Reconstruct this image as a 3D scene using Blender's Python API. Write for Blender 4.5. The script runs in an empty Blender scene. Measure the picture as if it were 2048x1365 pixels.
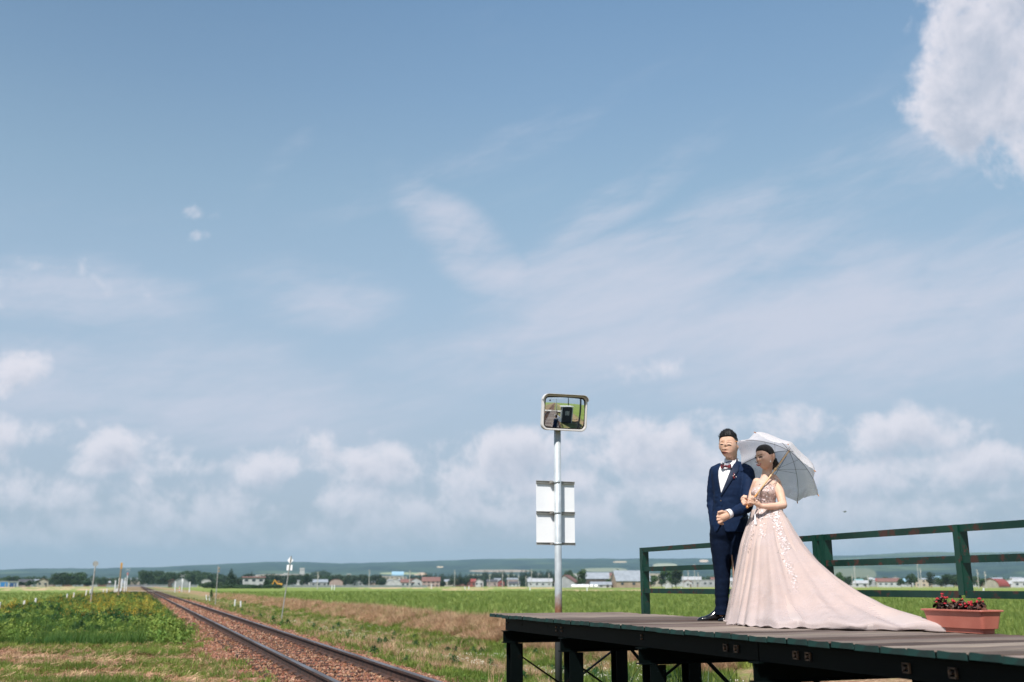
import bpy, bmesh, math, random
import numpy as np
from mathutils import Vector, Matrix, Euler, noise as mnoise
from mathutils.bvhtree import BVHTree
from mathutils.geometry import delaunay_2d_cdt

random.seed(7)
rng = np.random.default_rng(7)
S = bpy.context.scene
C = S.collection
R = math.radians

# ------------------------------------------------------------------ camera
CAM_Z = 1.05                      # metres above the rail heads (z = 0); +Y runs along the track
PITCH, YAW = R(13.758), R(20.072)
cam_d = bpy.data.cameras.new('camera')
cam = bpy.data.objects.new('camera', cam_d)
C.objects.link(cam)
cam.location = (0, 0, CAM_Z)
cam.rotation_euler = (R(90) + PITCH, 0, -YAW)
cam_d.sensor_width = 36
cam_d.lens = 35.0
cam_d.clip_start = 0.1
cam_d.clip_end = 60000
cam_d.dof.use_dof = True
cam_d.dof.focus_distance = 8.9
cam_d.dof.aperture_fstop = 2.2
S.camera = cam
S.render.resolution_x, S.render.resolution_y = 1024, 682
S.view_settings.view_transform = 'Standard'
S.view_settings.look = 'None'
S.view_settings.exposure = 0.35
S.view_settings.gamma = 1
S.view_settings.use_curve_mapping = False
S.cycles.use_denoising = True
try:
    S.cycles.denoiser = 'OPENIMAGEDENOISE'
except Exception:
    pass
S.cycles.max_bounces = 8
S.cycles.diffuse_bounces = 3
S.cycles.glossy_bounces = 4
S.cycles.transparent_max_bounces = 12
S.cycles.volume_bounces = 0
S.cycles.caustics_reflective = False
S.cycles.caustics_refractive = False
S.cycles.sample_clamp_indirect = 4

# ------------------------------------------------------------------ sun
SUN_EL = 51.0
SUN_DIR = 43.0
sun_d = bpy.data.lights.new('sun', 'SUN')
sun = bpy.data.objects.new('sun', sun_d)
C.objects.link(sun)
sun_d.energy = 4.9
sun_d.angle = R(0.55)
sun_d.color = (1.0, 0.955, 0.89)
sun.rotation_euler = (R(90 - SUN_EL), 0, -R(SUN_DIR))
sun.location = (-5, -12, 25)

# ------------------------------------------------------------------ node expression helper
class NT:
    """Small wrapper that lets node maths be written as expressions."""
    def __init__(self, tree): self.t = tree
    def node(self, typ, **props):
        n = self.t.nodes.new(typ)
        for k, v in props.items(): setattr(n, k, v)
        return n
    def put(self, sock, v):
        if isinstance(v, X): self.t.links.new(v.s, sock)
        elif hasattr(v, 'is_output'): self.t.links.new(v, sock)
        elif isinstance(v, (tuple, list)):
            if sock.type == 'RGBA' and len(v) == 3: v = (*v, 1)
            sock.default_value = v
        else:
            if sock.type in ('RGBA',): sock.default_value = (v, v, v, 1)
            elif sock.type == 'VECTOR': sock.default_value = (v, v, v)
            else: sock.default_value = v
    def m(self, op, *a, clamp=False):
        n = self.node('ShaderNodeMath', operation=op, use_clamp=clamp)
        for i, v in enumerate(a): self.put(n.inputs[i], v)
        return X(self, n.outputs[0])
    def vec(self, x, y, z):
        n = self.node('ShaderNodeCombineXYZ')
        for i, v in enumerate((x, y, z)): self.put(n.inputs[i], v)
        return X(self, n.outputs[0])
    def sep(self, v):
        n = self.node('ShaderNodeSeparateXYZ'); self.put(n.inputs[0], v)
        return [X(self, o) for o in n.outputs]
    def mix(self, f, a, b, blend='MIX'):
        n = self.node('ShaderNodeMix', data_type='RGBA', blend_type=blend, clamp_factor=True)
        self.put(n.inputs[0], f); self.put(n.inputs[6], a); self.put(n.inputs[7], b)
        return X(self, n.outputs[2])
    def smooth(self, v, a, b, lo=0.0, hi=1.0, kind='SMOOTHSTEP'):
        n = self.node('ShaderNodeMapRange', interpolation_type=kind, clamp=True) if kind != 'SMOOTHSTEP' else self.node('ShaderNodeMapRange', interpolation_type=kind)
        for i, q in enumerate((v, a, b, lo, hi)): self.put(n.inputs[i], q)
        return X(self, n.outputs[0])
    def noise(self, v, scale=1., detail=4., rough=.55, dist=0., color=False, lac=2.0):
        n = self.node('ShaderNodeTexNoise')
        if v is not None: self.put(n.inputs['Vector'], v)
        self.put(n.inputs['Scale'], scale); self.put(n.inputs['Detail'], detail)
        self.put(n.inputs['Roughness'], rough); self.put(n.inputs['Distortion'], dist)
        n.inputs['Lacunarity'].default_value = lac
        return X(self, n.outputs[1 if color else 0])
    def ramp(self, f, stops, interp='LINEAR'):
        n = self.node('ShaderNodeValToRGB'); self.put(n.inputs[0], f)
        r = n.color_ramp; r.interpolation = interp
        while len(r.elements) < len(stops): r.elements.new(0.5)
        for e, (p, c) in zip(r.elements, stops):
            e.position = p; e.color = (*c, 1) if len(c) == 3 else c
        return X(self, n.outputs[0])
class X:
    def __init__(self, nt, s): self.nt, self.s = nt, s
    def __add__(self, o): return self.nt.m('ADD', self, o)
    __radd__ = __add__
    def __sub__(self, o): return self.nt.m('SUBTRACT', self, o)
    def __rsub__(self, o): return self.nt.m('SUBTRACT', o, self)
    def __mul__(self, o): return self.nt.m('MULTIPLY', self, o)
    __rmul__ = __mul__
    def __truediv__(self, o): return self.nt.m('DIVIDE', self, o)

def srgb(r, g, b):
    f = lambda c: ((c / 255 + .055) / 1.055) ** 2.4 if c > 10 else c / 255 / 12.92
    return (f(r), f(g), f(b))

# ------------------------------------------------------------------ sky
GRAD = [(0, (170, 185, 200)), (2, (175, 189, 203)), (5, (179, 194, 212)), (10, (180, 199, 220)), (16, (169, 195, 220)),
        (22, (153, 185, 213)), (27.5, (135, 170, 205)), (33, (119, 156, 195)), (48, (92, 132, 176)), (90, (66, 106, 154))]
def build_world():
    w = bpy.data.worlds.new('World'); S.world = w; w.use_nodes = True
    t = w.node_tree; t.nodes.clear(); n = NT(t)
    out = n.node('ShaderNodeOutputWorld'); bg = n.node('ShaderNodeBackground')
    bg.inputs[1].default_value = 0.1
    t.links.new(bg.outputs[0], out.inputs[0])
    sky = n.node('ShaderNodeTexSky', sky_type='NISHITA')
    sky.sun_disc = False; sky.sun_elevation = R(SUN_EL); sky.sun_rotation = R(180 + SUN_DIR)
    sky.air_density = 1.2; sky.dust_density = 2.0
    tc = n.node('ShaderNodeTexCoord')
    x, y, z = n.sep(tc.outputs['Generated'])
    cy, sy = math.cos(YAW), math.sin(YAW)
    xr = x * cy - y * sy
    yr = x * sy + y * cy
    az = n.m('ARCTAN2', xr, yr) * (180 / math.pi)
    el = n.m('ARCSINE', z) * (180 / math.pi)
    g = n.ramp(n.m('DIVIDE', el, 90.0, clamp=True), [(e / 90, srgb(*c)) for e, c in GRAD])
    # the upper sky gets a little deeper to the left
    side = n.smooth(az, -30, 8, 0.84, 1.0)
    side = n.mix(n.smooth(el, 8, 32), (1, 1, 1), side)
    g = n.mix(1.0, g, side, 'MULTIPLY')
    nish = n.mix(1.0, sky.outputs[0], (0.1, 0.1, 0.1), 'MULTIPLY')
    base = n.mix(0.9, nish, g)
    # ---- high thin cloud: wide streaks
    P0 = n.vec(az, el, 0.0)
    def rot(v_a, v_e, deg, sx, sy_):
        c, s = math.cos(R(deg)), math.sin(R(deg))
        return n.vec((v_a * c + v_e * s) * sx, (v_e * c - v_a * s) * sy_, 0.0)
    warp = n.noise(P0, .09, 3, .5) * 9.0
    st1 = n.noise(rot(az + warp, el, 22, .04, .15), 1.0, 9, .68)
    st2 = n.noise(rot(az, el + warp * .5, 8, .05, .30), 1.3, 8, .66)
    big = n.noise(P0, .055, 2, .5)
    def ell(x0, y0, wx, wy, deg=0., s=1.):
        a0, e0 = px(x0, y0)
        c, s_ = math.cos(R(deg)), math.sin(R(deg))
        da, de = az - a0, el - e0
        u = (da * c + de * s_) * (1 / (wx * .0288)); v = (de * c - da * s_) * (1 / (wy * .0288))
        q = u * u + v * v
        return n.m('MAXIMUM', 1.0 - q, 0.0) * s
    veil = ell(1260, 590, 430, 150, 8, 1.0)
    for a in [(1680, 640, 640, 190, 6, .95), (1560, 470, 680, 150, 20, .75), (960, 520, 300, 90, -40, .8), (1200, 430, 380, 60, 30, .5), (300, 800, 700, 160, 0, .55), (1000, 300, 500, 50, 20, .3),
              (1150, 690, 520, 110, 6, .75), (640, 590, 260, 85, -6, .6), (560, 330, 150, 34, 52, .22), (150, 590, 330, 90, 0, .65),
              (450, 770, 700, 110, 0, .45), (1780, 170, 260, 60, 25, .3), (1900, 560, 340, 160, 10, .55)]:
        veil = n.m('MAXIMUM', veil, ell(*a))
    cir = n.smooth((st1 - .5) * 1.9 + (st2 - .5) * 1.5 + (big - .5) * .8 + veil * .76, -.11, 1.0)
    cir = cir * n.smooth(veil + (big - .5) * .9 + (st1 - .5) * .8, -.05, .55)
    col = n.mix(cir * .88, base, srgb(207, 212, 228))
    # ---- cumulus: rows of heaps near the horizon and one big cloud at the top right
    BL = [(215, 905, 95, 48, 25, 1.1), (80, 985, 120, 46, 0, .9), (340, 925, 95, 40, 0, .7), (150, 1050, 130, 36, 0, .6), (545, 945, 80, 50, 0, .9),
          (430, 1010, 130, 36, 0, .6), (780, 928, 120, 52, 0, 1.15), (700, 1005, 120, 46, 0, .75), (1035, 905, 150, 62, 10, 1.25), (960, 955, 130, 50, 0, .9),
          (1250, 905, 220, 80, 0, 1.1), (1350, 985, 220, 70, 0, .9), (1810, 865, 130, 60, 0, 1.1), (1760, 945, 220, 60, 0, 1.0), (1990, 925, 120, 40, 0, .9),
          (30, 740, 80, 52, 20, 1.0), (50, 560, 150, 40, 8, .3), (412, 428, 46, 17, 0, .34), (404, 470, 44, 11, 10, .3),
          (1310, 745, 80, 22, 0, .25), (1640, 1030, 300, 60, 0, .7), (900, 1040, 300, 50, 0, .6), (520, 1060, 380, 46, 0, .5), (1500, 860, 200, 46, 0, .6),
          (2010, 120, 190, 190, 0, 1.5), (2075, 20, 190, 190, 0, 1.5), (1945, 215, 115, 95, 0, 1.2), (1990, 0, 90, 60, 0, .9), (2200, 120, 260, 240, 0, 1.5)]
    def field(ea, ee):
        P = n.vec(ea, ee, 0.0)
        f = None
        for (x0, y0, wx, wy, deg, s) in BL:
            a0, e0 = px(x0, y0)
            c, s_ = math.cos(R(deg)), math.sin(R(deg))
            da, de = ea - a0, ee - e0
            if deg:
                u = (da * c + de * s_) * (1 / (wx * .0288)); v = (de * c - da * s_) * (1 / (wy * .0288))
            else:
                u = da * (1 / (wx * .0288)); v = de * (1 / (wy * .0288))
            k = n.m('MULTIPLY_ADD', u * u + v * v, -s, s)
            f = k if f is None else n.m('SMOOTH_MAX', f, k, .25)
        f = n.m('MAXIMUM', f, -1.3)
        # a loose row of small heaps all round the horizon
        row = n.smooth(ee, 0.4, 2.5) * (1.0 - n.smooth(ee, 7.5, 11.0))
        f2 = ((n.noise(n.vec(ea * .6, ee * 1.3, 3.0), .16, 3, .5) - .53) * 4.0 + .25) * row - (1.0 - row) * 1.3
        f = n.m('MAXIMUM', f, f2)
        nz = n.noise(P, .22, 8, .62, .4) - .5
        nz2 = n.noise(P, .8, 5, .6, .2) - .5
        return f + nz * 3.6 + nz2 * 1.3
    d = field(az, el)
    d2 = field(az - .35, el + .80)
    alpha = n.smooth(d, -.02, 1.0)
    lit = 1.0 - n.smooth(d2, .1, 2.0)
    body = n.mix(lit, srgb(184, 193, 210), srgb(233, 231, 240))
    low = n.smooth(el, .8, 6.5, .60, .94)
    col = n.mix(alpha * low, col, body)
    haze = 1.0 - n.smooth(el, 0.0, 5.5)
    col = n.mix(haze * .72, col, srgb(174, 187, 202))
    # below the horizon
    col = n.mix(n.smooth(el, -1.5, -.1), (.16, .2, .16), col)
    fin = n.node('ShaderNodeMix', data_type='RGBA', blend_type='MULTIPLY'); fin.clamp_factor = False
    fin.inputs[0].default_value = 1.0
    t.links.new(col.s, fin.inputs[6]); k = 10.0 / (2 ** S.view_settings.exposure); fin.inputs[7].default_value = (k, k, k, 1)
    t.links.new(fin.outputs[2], bg.inputs[0])
    w.cycles.sampling_method = 'MANUAL'; w.cycles.sample_map_resolution = 512

_f = 1991.0
_h = Vector((math.sin(YAW), math.cos(YAW), 0)); _r = Vector((math.cos(YAW), -math.sin(YAW), 0)); _u = Vector((0, 0, 1))
_fw = _h * math.cos(PITCH) + _u * math.sin(PITCH); _up = -_h * math.sin(PITCH) + _u * math.cos(PITCH)
def ray(x, y): return _fw * _f + _r * (x - 1024) + _up * (682.5 - y)
def px(x, y):
    """direction of a point of the photograph as azimuth from the heading and elevation, degrees"""
    d = ray(x, y).normalized()
    return math.degrees(math.atan2(d.dot(_r), d.dot(_h))), math.degrees(math.asin(d.z))
build_world()

# ------------------------------------------------------------------ object helpers
def tag(o, label=None, cat=None, group=None, kind=None):
    if label: o['label'] = label
    if cat: o['category'] = cat
    if group: o['group'] = group
    if kind: o['kind'] = kind
    return o
def empty(name, loc=(0, 0, 0), rz=0., **k):
    o = bpy.data.objects.new(name, None); C.objects.link(o)
    o.location = loc; o.rotation_euler = (0, 0, rz); o.empty_display_size = .2
    return tag(o, **k)
def link(name, me, parent=None, mat=None, loc=(0, 0, 0), rot=(0, 0, 0), smooth=False, **k):
    o = bpy.data.objects.new(name, me); C.objects.link(o)
    if mat is not None and not me.materials: me.materials.append(mat)
    if parent is not None: o.parent = parent
    o.location = loc; o.rotation_euler = rot
    if smooth: me.shade_smooth()
    return tag(o, **k)
class MB:
    """collects primitives into one mesh"""
    def __init__(self): self.v, self.f = [], []
    def add(self, vs, fs):
        b = len(self.v); self.v += [tuple(p) for p in vs]; self.f += [tuple(i + b for i in f) for f in fs]; return self
    def box(self, c, s, rz=0., M=None):
        x, y, z = s[0] / 2, s[1] / 2, s[2] / 2
        vs = [Vector((i * x, j * y, k * z)) for i in (-1, 1) for j in (-1, 1) for k in (-1, 1)]
        if M is None: M = Matrix.Translation(c) @ Matrix.Rotation(rz, 4, 'Z')
        else: M = Matrix.Translation(c) @ M
        return self.add([M @ v for v in vs], [(0, 1, 3, 2), (4, 6, 7, 5), (0, 4, 5, 1), (2, 3, 7, 6), (0, 2, 6, 4), (1, 5, 7, 3)])
    def bar(self, a, b, w, h=None, up=(0, 0, 1)):
        a, b = Vector(a), Vector(b); h = w if h is None else h
        d = (b - a); L = d.length; d.normalize(); u = Vector(up)
        if abs(d.dot(u)) > .98: u = Vector((1, 0, 0))
        s = d.cross(u).normalized(); u = s.cross(d)
        vs = [p + s * (i * w / 2) + u * (j * h / 2) for p in (a, b) for i, j in ((-1, -1), (1, -1), (1, 1), (-1, 1))]
        return self.add(vs, [(3, 2, 1, 0), (4, 5, 6, 7), (0, 1, 5, 4), (1, 2, 6, 5), (2, 3, 7, 6), (3, 0, 4, 7)])
    def tube(self, pts, rad, n=10, cap=True):
        pts = [Vector(p) for p in pts]; m = len(pts)
        if not hasattr(rad, '__len__'): rad = [rad] * m
        vs, fs = [], []
        ref = None
        for i, p in enumerate(pts):
            d = (pts[min(i + 1, m - 1)] - pts[max(i - 1, 0)]).normalized()
            if ref is None or abs(d.dot(ref)) > .98:
                ref = Vector((0, 0, 1)) if abs(d.z) < .9 else Vector((1, 0, 0))
            s = d.cross(ref).normalized(); u = s.cross(d); ref = u
            vs += [p + (s * math.cos(2 * math.pi * k / n) + u * math.sin(2 * math.pi * k / n)) * rad[i] for k in range(n)]
        for i in range(m - 1):
            for k in range(n):
                a, b = i * n + k, i * n + (k + 1) % n
                fs.append((a, b, b + n, a + n))
        if cap: fs.append(tuple(range(n))[::-1]); fs.append(tuple((m - 1) * n + k for k in range(n)))
        return self.add(vs, fs)
    def rings(self, rr, cap=True):
        """rr: list of equally long rings of points"""
        n = len(rr[0]); vs = [p for r in rr for p in r]; fs = []
        for i in range(len(rr) - 1):
            for k in range(n):
                a, b = i * n + k, i * n + (k + 1) % n
                fs.append((a, b, b + n, a + n))
        if cap: fs.append(tuple(range(n))[::-1]); fs.append(tuple((len(rr) - 1) * n + k for k in range(n)))
        return self.add(vs, fs)
    def ball(self, c, r, n=10, m=7, M=None):
        if not hasattr(r, '__len__'): r = (r, r, r)
        rr = []
        for i in range(m + 1):
            t = math.pi * (i + .001) / (m + .002)
            rr.append([Vector((r[0] * math.sin(t) * math.cos(2 * math.pi * k / n), r[1] * math.sin(t) * math.sin(2 * math.pi * k / n), -r[2] * math.cos(t))) for k in range(n)])
        if M is not None: rr = [[M @ p for p in q] for q in rr]
        c = Vector(c)
        return self.rings([[p + c for p in q] for q in rr])
    def prism(self, poly, y0, y1, plane='XZ'):
        n = len(poly)
        f = (lambda p, y: (p[0], y, p[1])) if plane == 'XZ' else ((lambda p, y: (y, p[0], p[1])) if plane == 'YZ' else (lambda p, y: (p[0], p[1], y)))
        vs = [f(p, y0) for p in poly] + [f(p, y1) for p in poly]
        return self.add(vs, [tuple(range(n))[::-1], tuple(range(n, 2 * n))] + [(k, (k + 1) % n, n + (k + 1) % n, n + k) for k in range(n)])
    def mesh(self, name='mesh'):
        me = bpy.data.meshes.new(name); me.from_pydata(self.v, [], self.f)
        bm = bmesh.new(); bm.from_mesh(me); bmesh.ops.recalc_face_normals(bm, faces=bm.faces[:]); bm.to_mesh(me); bm.free()
        return me
    def build(self, name, mat=None, parent=None, smooth=False, bevel=0., **k):
        me = self.mesh(name)
        o = link(name, me, parent, mat, **k)
        if smooth: me.shade_smooth()
        if bevel:
            b = o.modifiers.new('bevel', 'BEVEL'); b.width = bevel; b.segments = 2; b.limit_method = 'ANGLE'
        return o
def np_mesh(name, V, F):
    me = bpy.data.meshes.new(name); me.from_pydata(V.tolist() if hasattr(V, 'tolist') else V, [], F.tolist() if hasattr(F, 'tolist') else F); me.update()
    return me
def copy_tree(o, parent=None):
    c = o.copy(); C.objects.link(c)
    if parent is not None: c.parent = parent
    for ch in list(o.children): copy_tree(ch, c)
    return c

# ------------------------------------------------------------------ materials
def mat(name, c1, c2=None, scale=5., rough=.7, metal=0., detail=5., stretch=(1, 1, 1), bump=0., bscale=None, lo=.35, hi=.65,
        rnd=0., rust=None, spec=.5, trans=None, sss=None, sheen=None, world=False):
    m = bpy.data.materials.new(name); m.use_nodes = True
    t = m.node_tree; n = NT(t); b = t.nodes['Principled BSDF']
    b.inputs['Roughness'].default_value = rough; b.inputs['Metallic'].default_value = metal
    b.inputs['Specular IOR Level'].default_value = spec
    if world: v = n.node('ShaderNodeNewGeometry').outputs['Position']
    else: v = n.node('ShaderNodeTexCoord').outputs['Object']
    mp = n.node('ShaderNodeVectorMath', operation='MULTIPLY'); t.links.new(v, mp.inputs[0]); mp.inputs[1].default_value = stretch
    col = None
    if c2 is not None:
        f = n.smooth(n.noise(mp.outputs[0], scale, detail, .6), lo, hi)
        col = n.mix(f, c1, c2)
    if rust is not None:
        rc, amount, rs = rust
        f = n.smooth(n.noise(mp.outputs[0], rs, 8, .68), 1 - amount, 1 - amount + .06)
        col = n.mix(f, col if col is not None else c1, rc)
        b_r = n.mix(f, rough, .9); t.links.new(b_r.s, b.inputs['Roughness'])
    if rnd:
        oi = n.node('ShaderNodeObjectInfo'); hs = n.node('ShaderNodeHueSaturation')
        n.put(hs.inputs['Color'], col if col is not None else c1)
        n.put(hs.inputs['Value'], n.smooth(oi.outputs['Random'], 0, 1, 1 - rnd, 1 + rnd, 'LINEAR'))
        n.put(hs.inputs['Hue'], n.smooth(n.m('FRACT', X(n, oi.outputs['Random']) * 7.3), 0, 1, .5 - rnd * .05, .5 + rnd * .05, 'LINEAR'))
        col = X(n, hs.outputs[0])
    n.put(b.inputs['Base Color'], col if col is not None else c1)
    if bump:
        bp = n.node('ShaderNodeBump'); bp.inputs['Strength'].default_value = 1.0; bp.inputs['Distance'].default_value = bump
        n.put(bp.inputs['Height'], n.noise(mp.outputs[0], bscale or scale, 6, .6))
        t.links.new(bp.outputs[0], b.inputs['Normal'])
    if trans:   # light shining through thin leaves or cloth
        tr = n.node('ShaderNodeBsdfTranslucent'); n.put(tr.inputs[0], trans[1])
        mx = n.node('ShaderNodeMixShader'); mx.inputs[0].default_value = trans[0]
        t.links.new(b.outputs[0], mx.inputs[1]); t.links.new(tr.outputs[0], mx.inputs[2])
        t.links.new(mx.outputs[0], t.nodes['Material Output'].inputs[0])
    if sss:
        b.inputs['Subsurface Weight'].default_value = sss; b.inputs['Subsurface Radius'].default_value = (.012, .005, .003); b.inputs['Subsurface Scale'].default_value = 1.0
    if sheen:
        b.inputs['Sheen Weight'].default_value = sheen
    return m

# ------------------------------------------------------------------ scatter of uncountable stuff
def scatter(name, src, P, rot, scl, idx, parent=None):
    """one 'stuff' object: points that carry small source meshes"""
    me = bpy.data.meshes.new(name + '_points'); me.from_pydata(np.asarray(P).tolist(), [], [])
    a = me.attributes.new('rot', 'FLOAT_VECTOR', 'POINT'); a.data.foreach_set('vector', np.asarray(rot, dtype=np.float32).ravel())
    a = me.attributes.new('scl', 'FLOAT_VECTOR', 'POINT'); s = np.asarray(scl, dtype=np.float32)
    if s.ndim == 1: s = np.repeat(s[:, None], 3, 1)
    a.data.foreach_set('vector', s.ravel())
    a = me.attributes.new('idx', 'INT', 'POINT'); a.data.foreach_set('value', np.asarray(idx, dtype=np.int32))
    col = bpy.data.collections.new(name + '_sources')
    for i, (sm, sm_mat) in enumerate(src):
        so = bpy.data.objects.new('%s_source_%02d' % (name, i), sm)
        if not sm.materials: sm.materials.append(sm_mat)
        col.objects.link(so)
    o = bpy.data.objects.new(name, me); C.objects.link(o); tag(o, kind='stuff')
    if parent is not None: o.parent = parent
    g = bpy.data.node_groups.new(name + '_nodes', 'GeometryNodeTree')
    g.interface.new_socket('Geometry', in_out='INPUT', socket_type='NodeSocketGeometry')
    g.interface.new_socket('Geometry', in_out='OUTPUT', socket_type='NodeSocketGeometry')
    N = g.nodes.new; L = g.links.new
    gi, go = N('NodeGroupInput'), N('NodeGroupOutput')
    ip = N('GeometryNodeInstanceOnPoints'); ci = N('GeometryNodeCollectionInfo')
    ci.inputs['Collection'].default_value = col
    ci.inputs['Separate Children'].default_value = True; ci.inputs['Reset Children'].default_value = True
    def na(nm, typ):
        q = N('GeometryNodeInputNamedAttribute'); q.data_type = typ; q.inputs[0].default_value = nm; return q.outputs[0]
    L(gi.outputs[0], ip.inputs['Points']); L(ci.outputs[0], ip.inputs['Instance'])
    ip.inputs['Pick Instance'].default_value = True
    L(na('idx', 'INT'), ip.inputs['Instance Index'])
    e2r = N('FunctionNodeEulerToRotation'); L(na('rot', 'FLOAT_VECTOR'), e2r.inputs[0]); L(e2r.outputs[0], ip.inputs['Rotation'])
    L(na('scl', 'FLOAT_VECTOR'), ip.inputs['Scale'])
    L(ip.outputs[0], go.inputs[0])
    o.modifiers.new('scatter', 'NODES').node_group = g
    return o
# ------------------------------------------------------------------ the land
KX = [-400, -40, -8, -6.4, -3.2, 0, 1.0, 1.75, 3.75, 4.4, 5.2, 7.6, 8.9, 11.4, 12.2, 12.9, 40, 400]
KZ = [-.62, -.60, -.55, -.34, -.16, -.20, -.27, -.215, -.215, -.30, -.42, -.74, -.82, -.24, -.22, -.50, -.50, -.50]
def vnoise(x, y, s, seed=0.):
    """cheap smooth value noise on arrays"""
    x = np.asarray(x, float) / s + 1000.3 + seed * 17.1; y = np.asarray(y, float) / s + 1000.7 + seed * 5.3
    xi, yi = np.floor(x).astype(np.int64), np.floor(y).astype(np.int64); fx, fy = x - xi, y - yi
    h = lambda a, b: ((np.sin(a * 127.1 + b * 311.7 + seed * 74.7) * 43758.5453) % 1.0)
    fx, fy = fx * fx * (3 - 2 * fx), fy * fy * (3 - 2 * fy)
    return (h(xi, yi) * (1 - fx) + h(xi + 1, yi) * fx) * (1 - fy) + (h(xi, yi + 1) * (1 - fx) + h(xi + 1, yi + 1) * fx) * fy * 1.0
def fbm(x, y, s, seed=0., o=4):
    return sum(vnoise(x, y, s / 2 ** i, seed + i) / 2 ** (i + 1) for i in range(o)) / (1 - .5 ** o)
def ground_z(x, y):
    x = np.asarray(x, float); y = np.asarray(y, float)
    wob = (vnoise(x * 0, y, 9., 2) - .5) * .8 * np.clip((np.abs(x - 2.8) - 2.2) / 2, 0, 1)
    z = np.interp(x + wob, KX, KZ)
    rough = np.interp(x, [-9, -6, .6, 1.6, 4.0, 4.8, 11.8, 12.8], [.02, .16, .16, .02, .02, .13, .13, .02])
    z = z + (fbm(x, y, 1.6, 5) - .5) * rough + (vnoise(x, y, .35, 9) - .5) * rough * .35
    return z
def axis(parts):
    a = []
    for lo, hi, st in parts: a += list(np.arange(lo, hi, st))
    return np.array(a)
gx_ = axis([(-9000, -1000, 800), (-1000, -100, 60), (-100, -14, 5), (-14, -7, .7), (-7, 13.5, .16), (13.5, 16, .5), (16, 100, 5), (100, 1000, 60), (1000, 9001, 800)])
gy_ = axis([(-1500, -100, 90), (-100, -12, 4), (-12, 10, .6), (10, 40, .2), (40, 90, .6), (90, 200, 2), (200, 1000, 25), (1000, 9001, 400)])
GX, GY = np.meshgrid(gx_, gy_)
GZ = ground_z(GX, GY)
far = np.clip((np.hypot(GX, GY) - 250) / 400, 0, 1)
V = np.stack([GX.ravel(), GY.ravel(), (GZ).ravel()], 1)
ny, nx = GX.shape
ii = (np.arange(ny - 1)[:, None] * nx + np.arange(nx - 1)[None, :]).ravel()
F = np.stack([ii, ii + 1, ii + nx + 1, ii + nx], 1)
gme = np_mesh('ground', V, F); gme.shade_smooth()

def ground_material():
    m = bpy.data.materials.new('ground'); m.use_nodes = True
    t = m.node_tree; n = NT(t); b = t.nodes['Principled BSDF']; b.inputs['Roughness'].default_value = .95
    b.inputs['Specular IOR Level'].default_value = .15
    P = n.node('ShaderNodeNewGeometry').outputs['Position']
    x, y, z = n.sep(P)
    wob = (n.noise(P, .35, 5, .6) - .5) * 3.0 + (n.noise(P, 3.0, 4, .6) - .5) * .9
    xw = x + wob
    fine = n.noise(P, 9, 6, .7); mid = n.noise(P, 1.3, 6, .65); big = n.noise(P, .12, 4, .5)
    grass = n.mix(n.smooth(fine, .3, .7), (.07, .115, .025), (.23, .27, .075))
    dry = n.mix(n.smooth(n.noise(P, 14, 7, .75), .3, .7), (.17, .090, .052), (.50, .34, .22))
    soil = n.mix(fine, (.09, .055, .032), (.22, .14, .085))
    stone = n.mix(n.smooth(n.noise(P, 22, 6, .75), .25, .75), (.07, .034, .022), (.24, .125, .078))
    verge_r = n.mix(n.smooth(mid, .42, .66), n.mix(.2, grass, dry), n.mix(.6, grass, dry))
    bank = n.mix(n.smooth(mid + fine * .2, .52, .80), dry, grass)
    verge_l = n.mix(n.smooth(mid + (n.noise(P, .3, 3, .5) - .5), .48, .70), n.mix(.4, dry, soil), grass)
    stretch = n.node('ShaderNodeVectorMath', operation='MULTIPLY'); t.links.new(P, stretch.inputs[0]); stretch.inputs[1].default_value = (1, .35, 1)
    rice = n.mix(n.smooth(n.noise(stretch.outputs[0], .22, 6, .6), .3, .7), (.14, .20, .045), (.22, .28, .075))
    rice = n.mix(n.smooth(n.noise(P, .02, 2, .5), .35, .65), rice, n.mix(.5, rice, (.22, .27, .05)))
    # strips of other crops farther out
    ys = y + (n.noise(P, .004, 2, .5) - .5) * 60
    band = n.noise(n.vec(x * .0012, ys * .009, 0.0), 1.0, 2, .4)
    strips = n.ramp(band, [(.0, (.17, .24, .05)), (.42, (.17, .25, .05)), (.46, (.44, .38, .17)), (.5, (.14, .20, .045)), (.56, (.20, .28, .05)), (.62, (.40, .33, .16)), (.66, (.10, .16, .04))])
    rice = n.mix(n.smooth(n.m('SQRT', x * x + y * y), 420, 560), rice, strips)
    c = n.mix(n.smooth(xw, -8.8, -7.2), rice, n.mix(.5, grass, dry))
    c = n.mix(n.smooth(xw, -6.5, -4.5), c, verge_l)
    c = n.mix(n.smooth(xw, 1.0, 1.9), c, stone)
    c = n.mix(n.smooth(xw, 4.1, 4.7), c, verge_r)
    c = n.mix(n.smooth(x + (n.noise(P, .6, 4, .6) - .5) * 2.5, 9.2, 10.0), c, bank)
    c = n.mix(n.smooth(x + (n.noise(P, 2., 3, .6) - .5) * .8, 11.7, 12.2), c, grass)
    c = n.mix(n.smooth(x, 12.4, 12.7), c, rice)
    t.links.new(c.s, b.inputs['Base Color'])
    bp = n.node('ShaderNodeBump'); bp.inputs['Strength'].default_value = .8; bp.inputs['Distance'].default_value = .05
    n.put(bp.inputs['Height'], n.noise(P, 16, 6, .7)); t.links.new(bp.outputs[0], b.inputs['Normal'])
    return m
link('ground', gme, mat=ground_material(), kind='structure')

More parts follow.
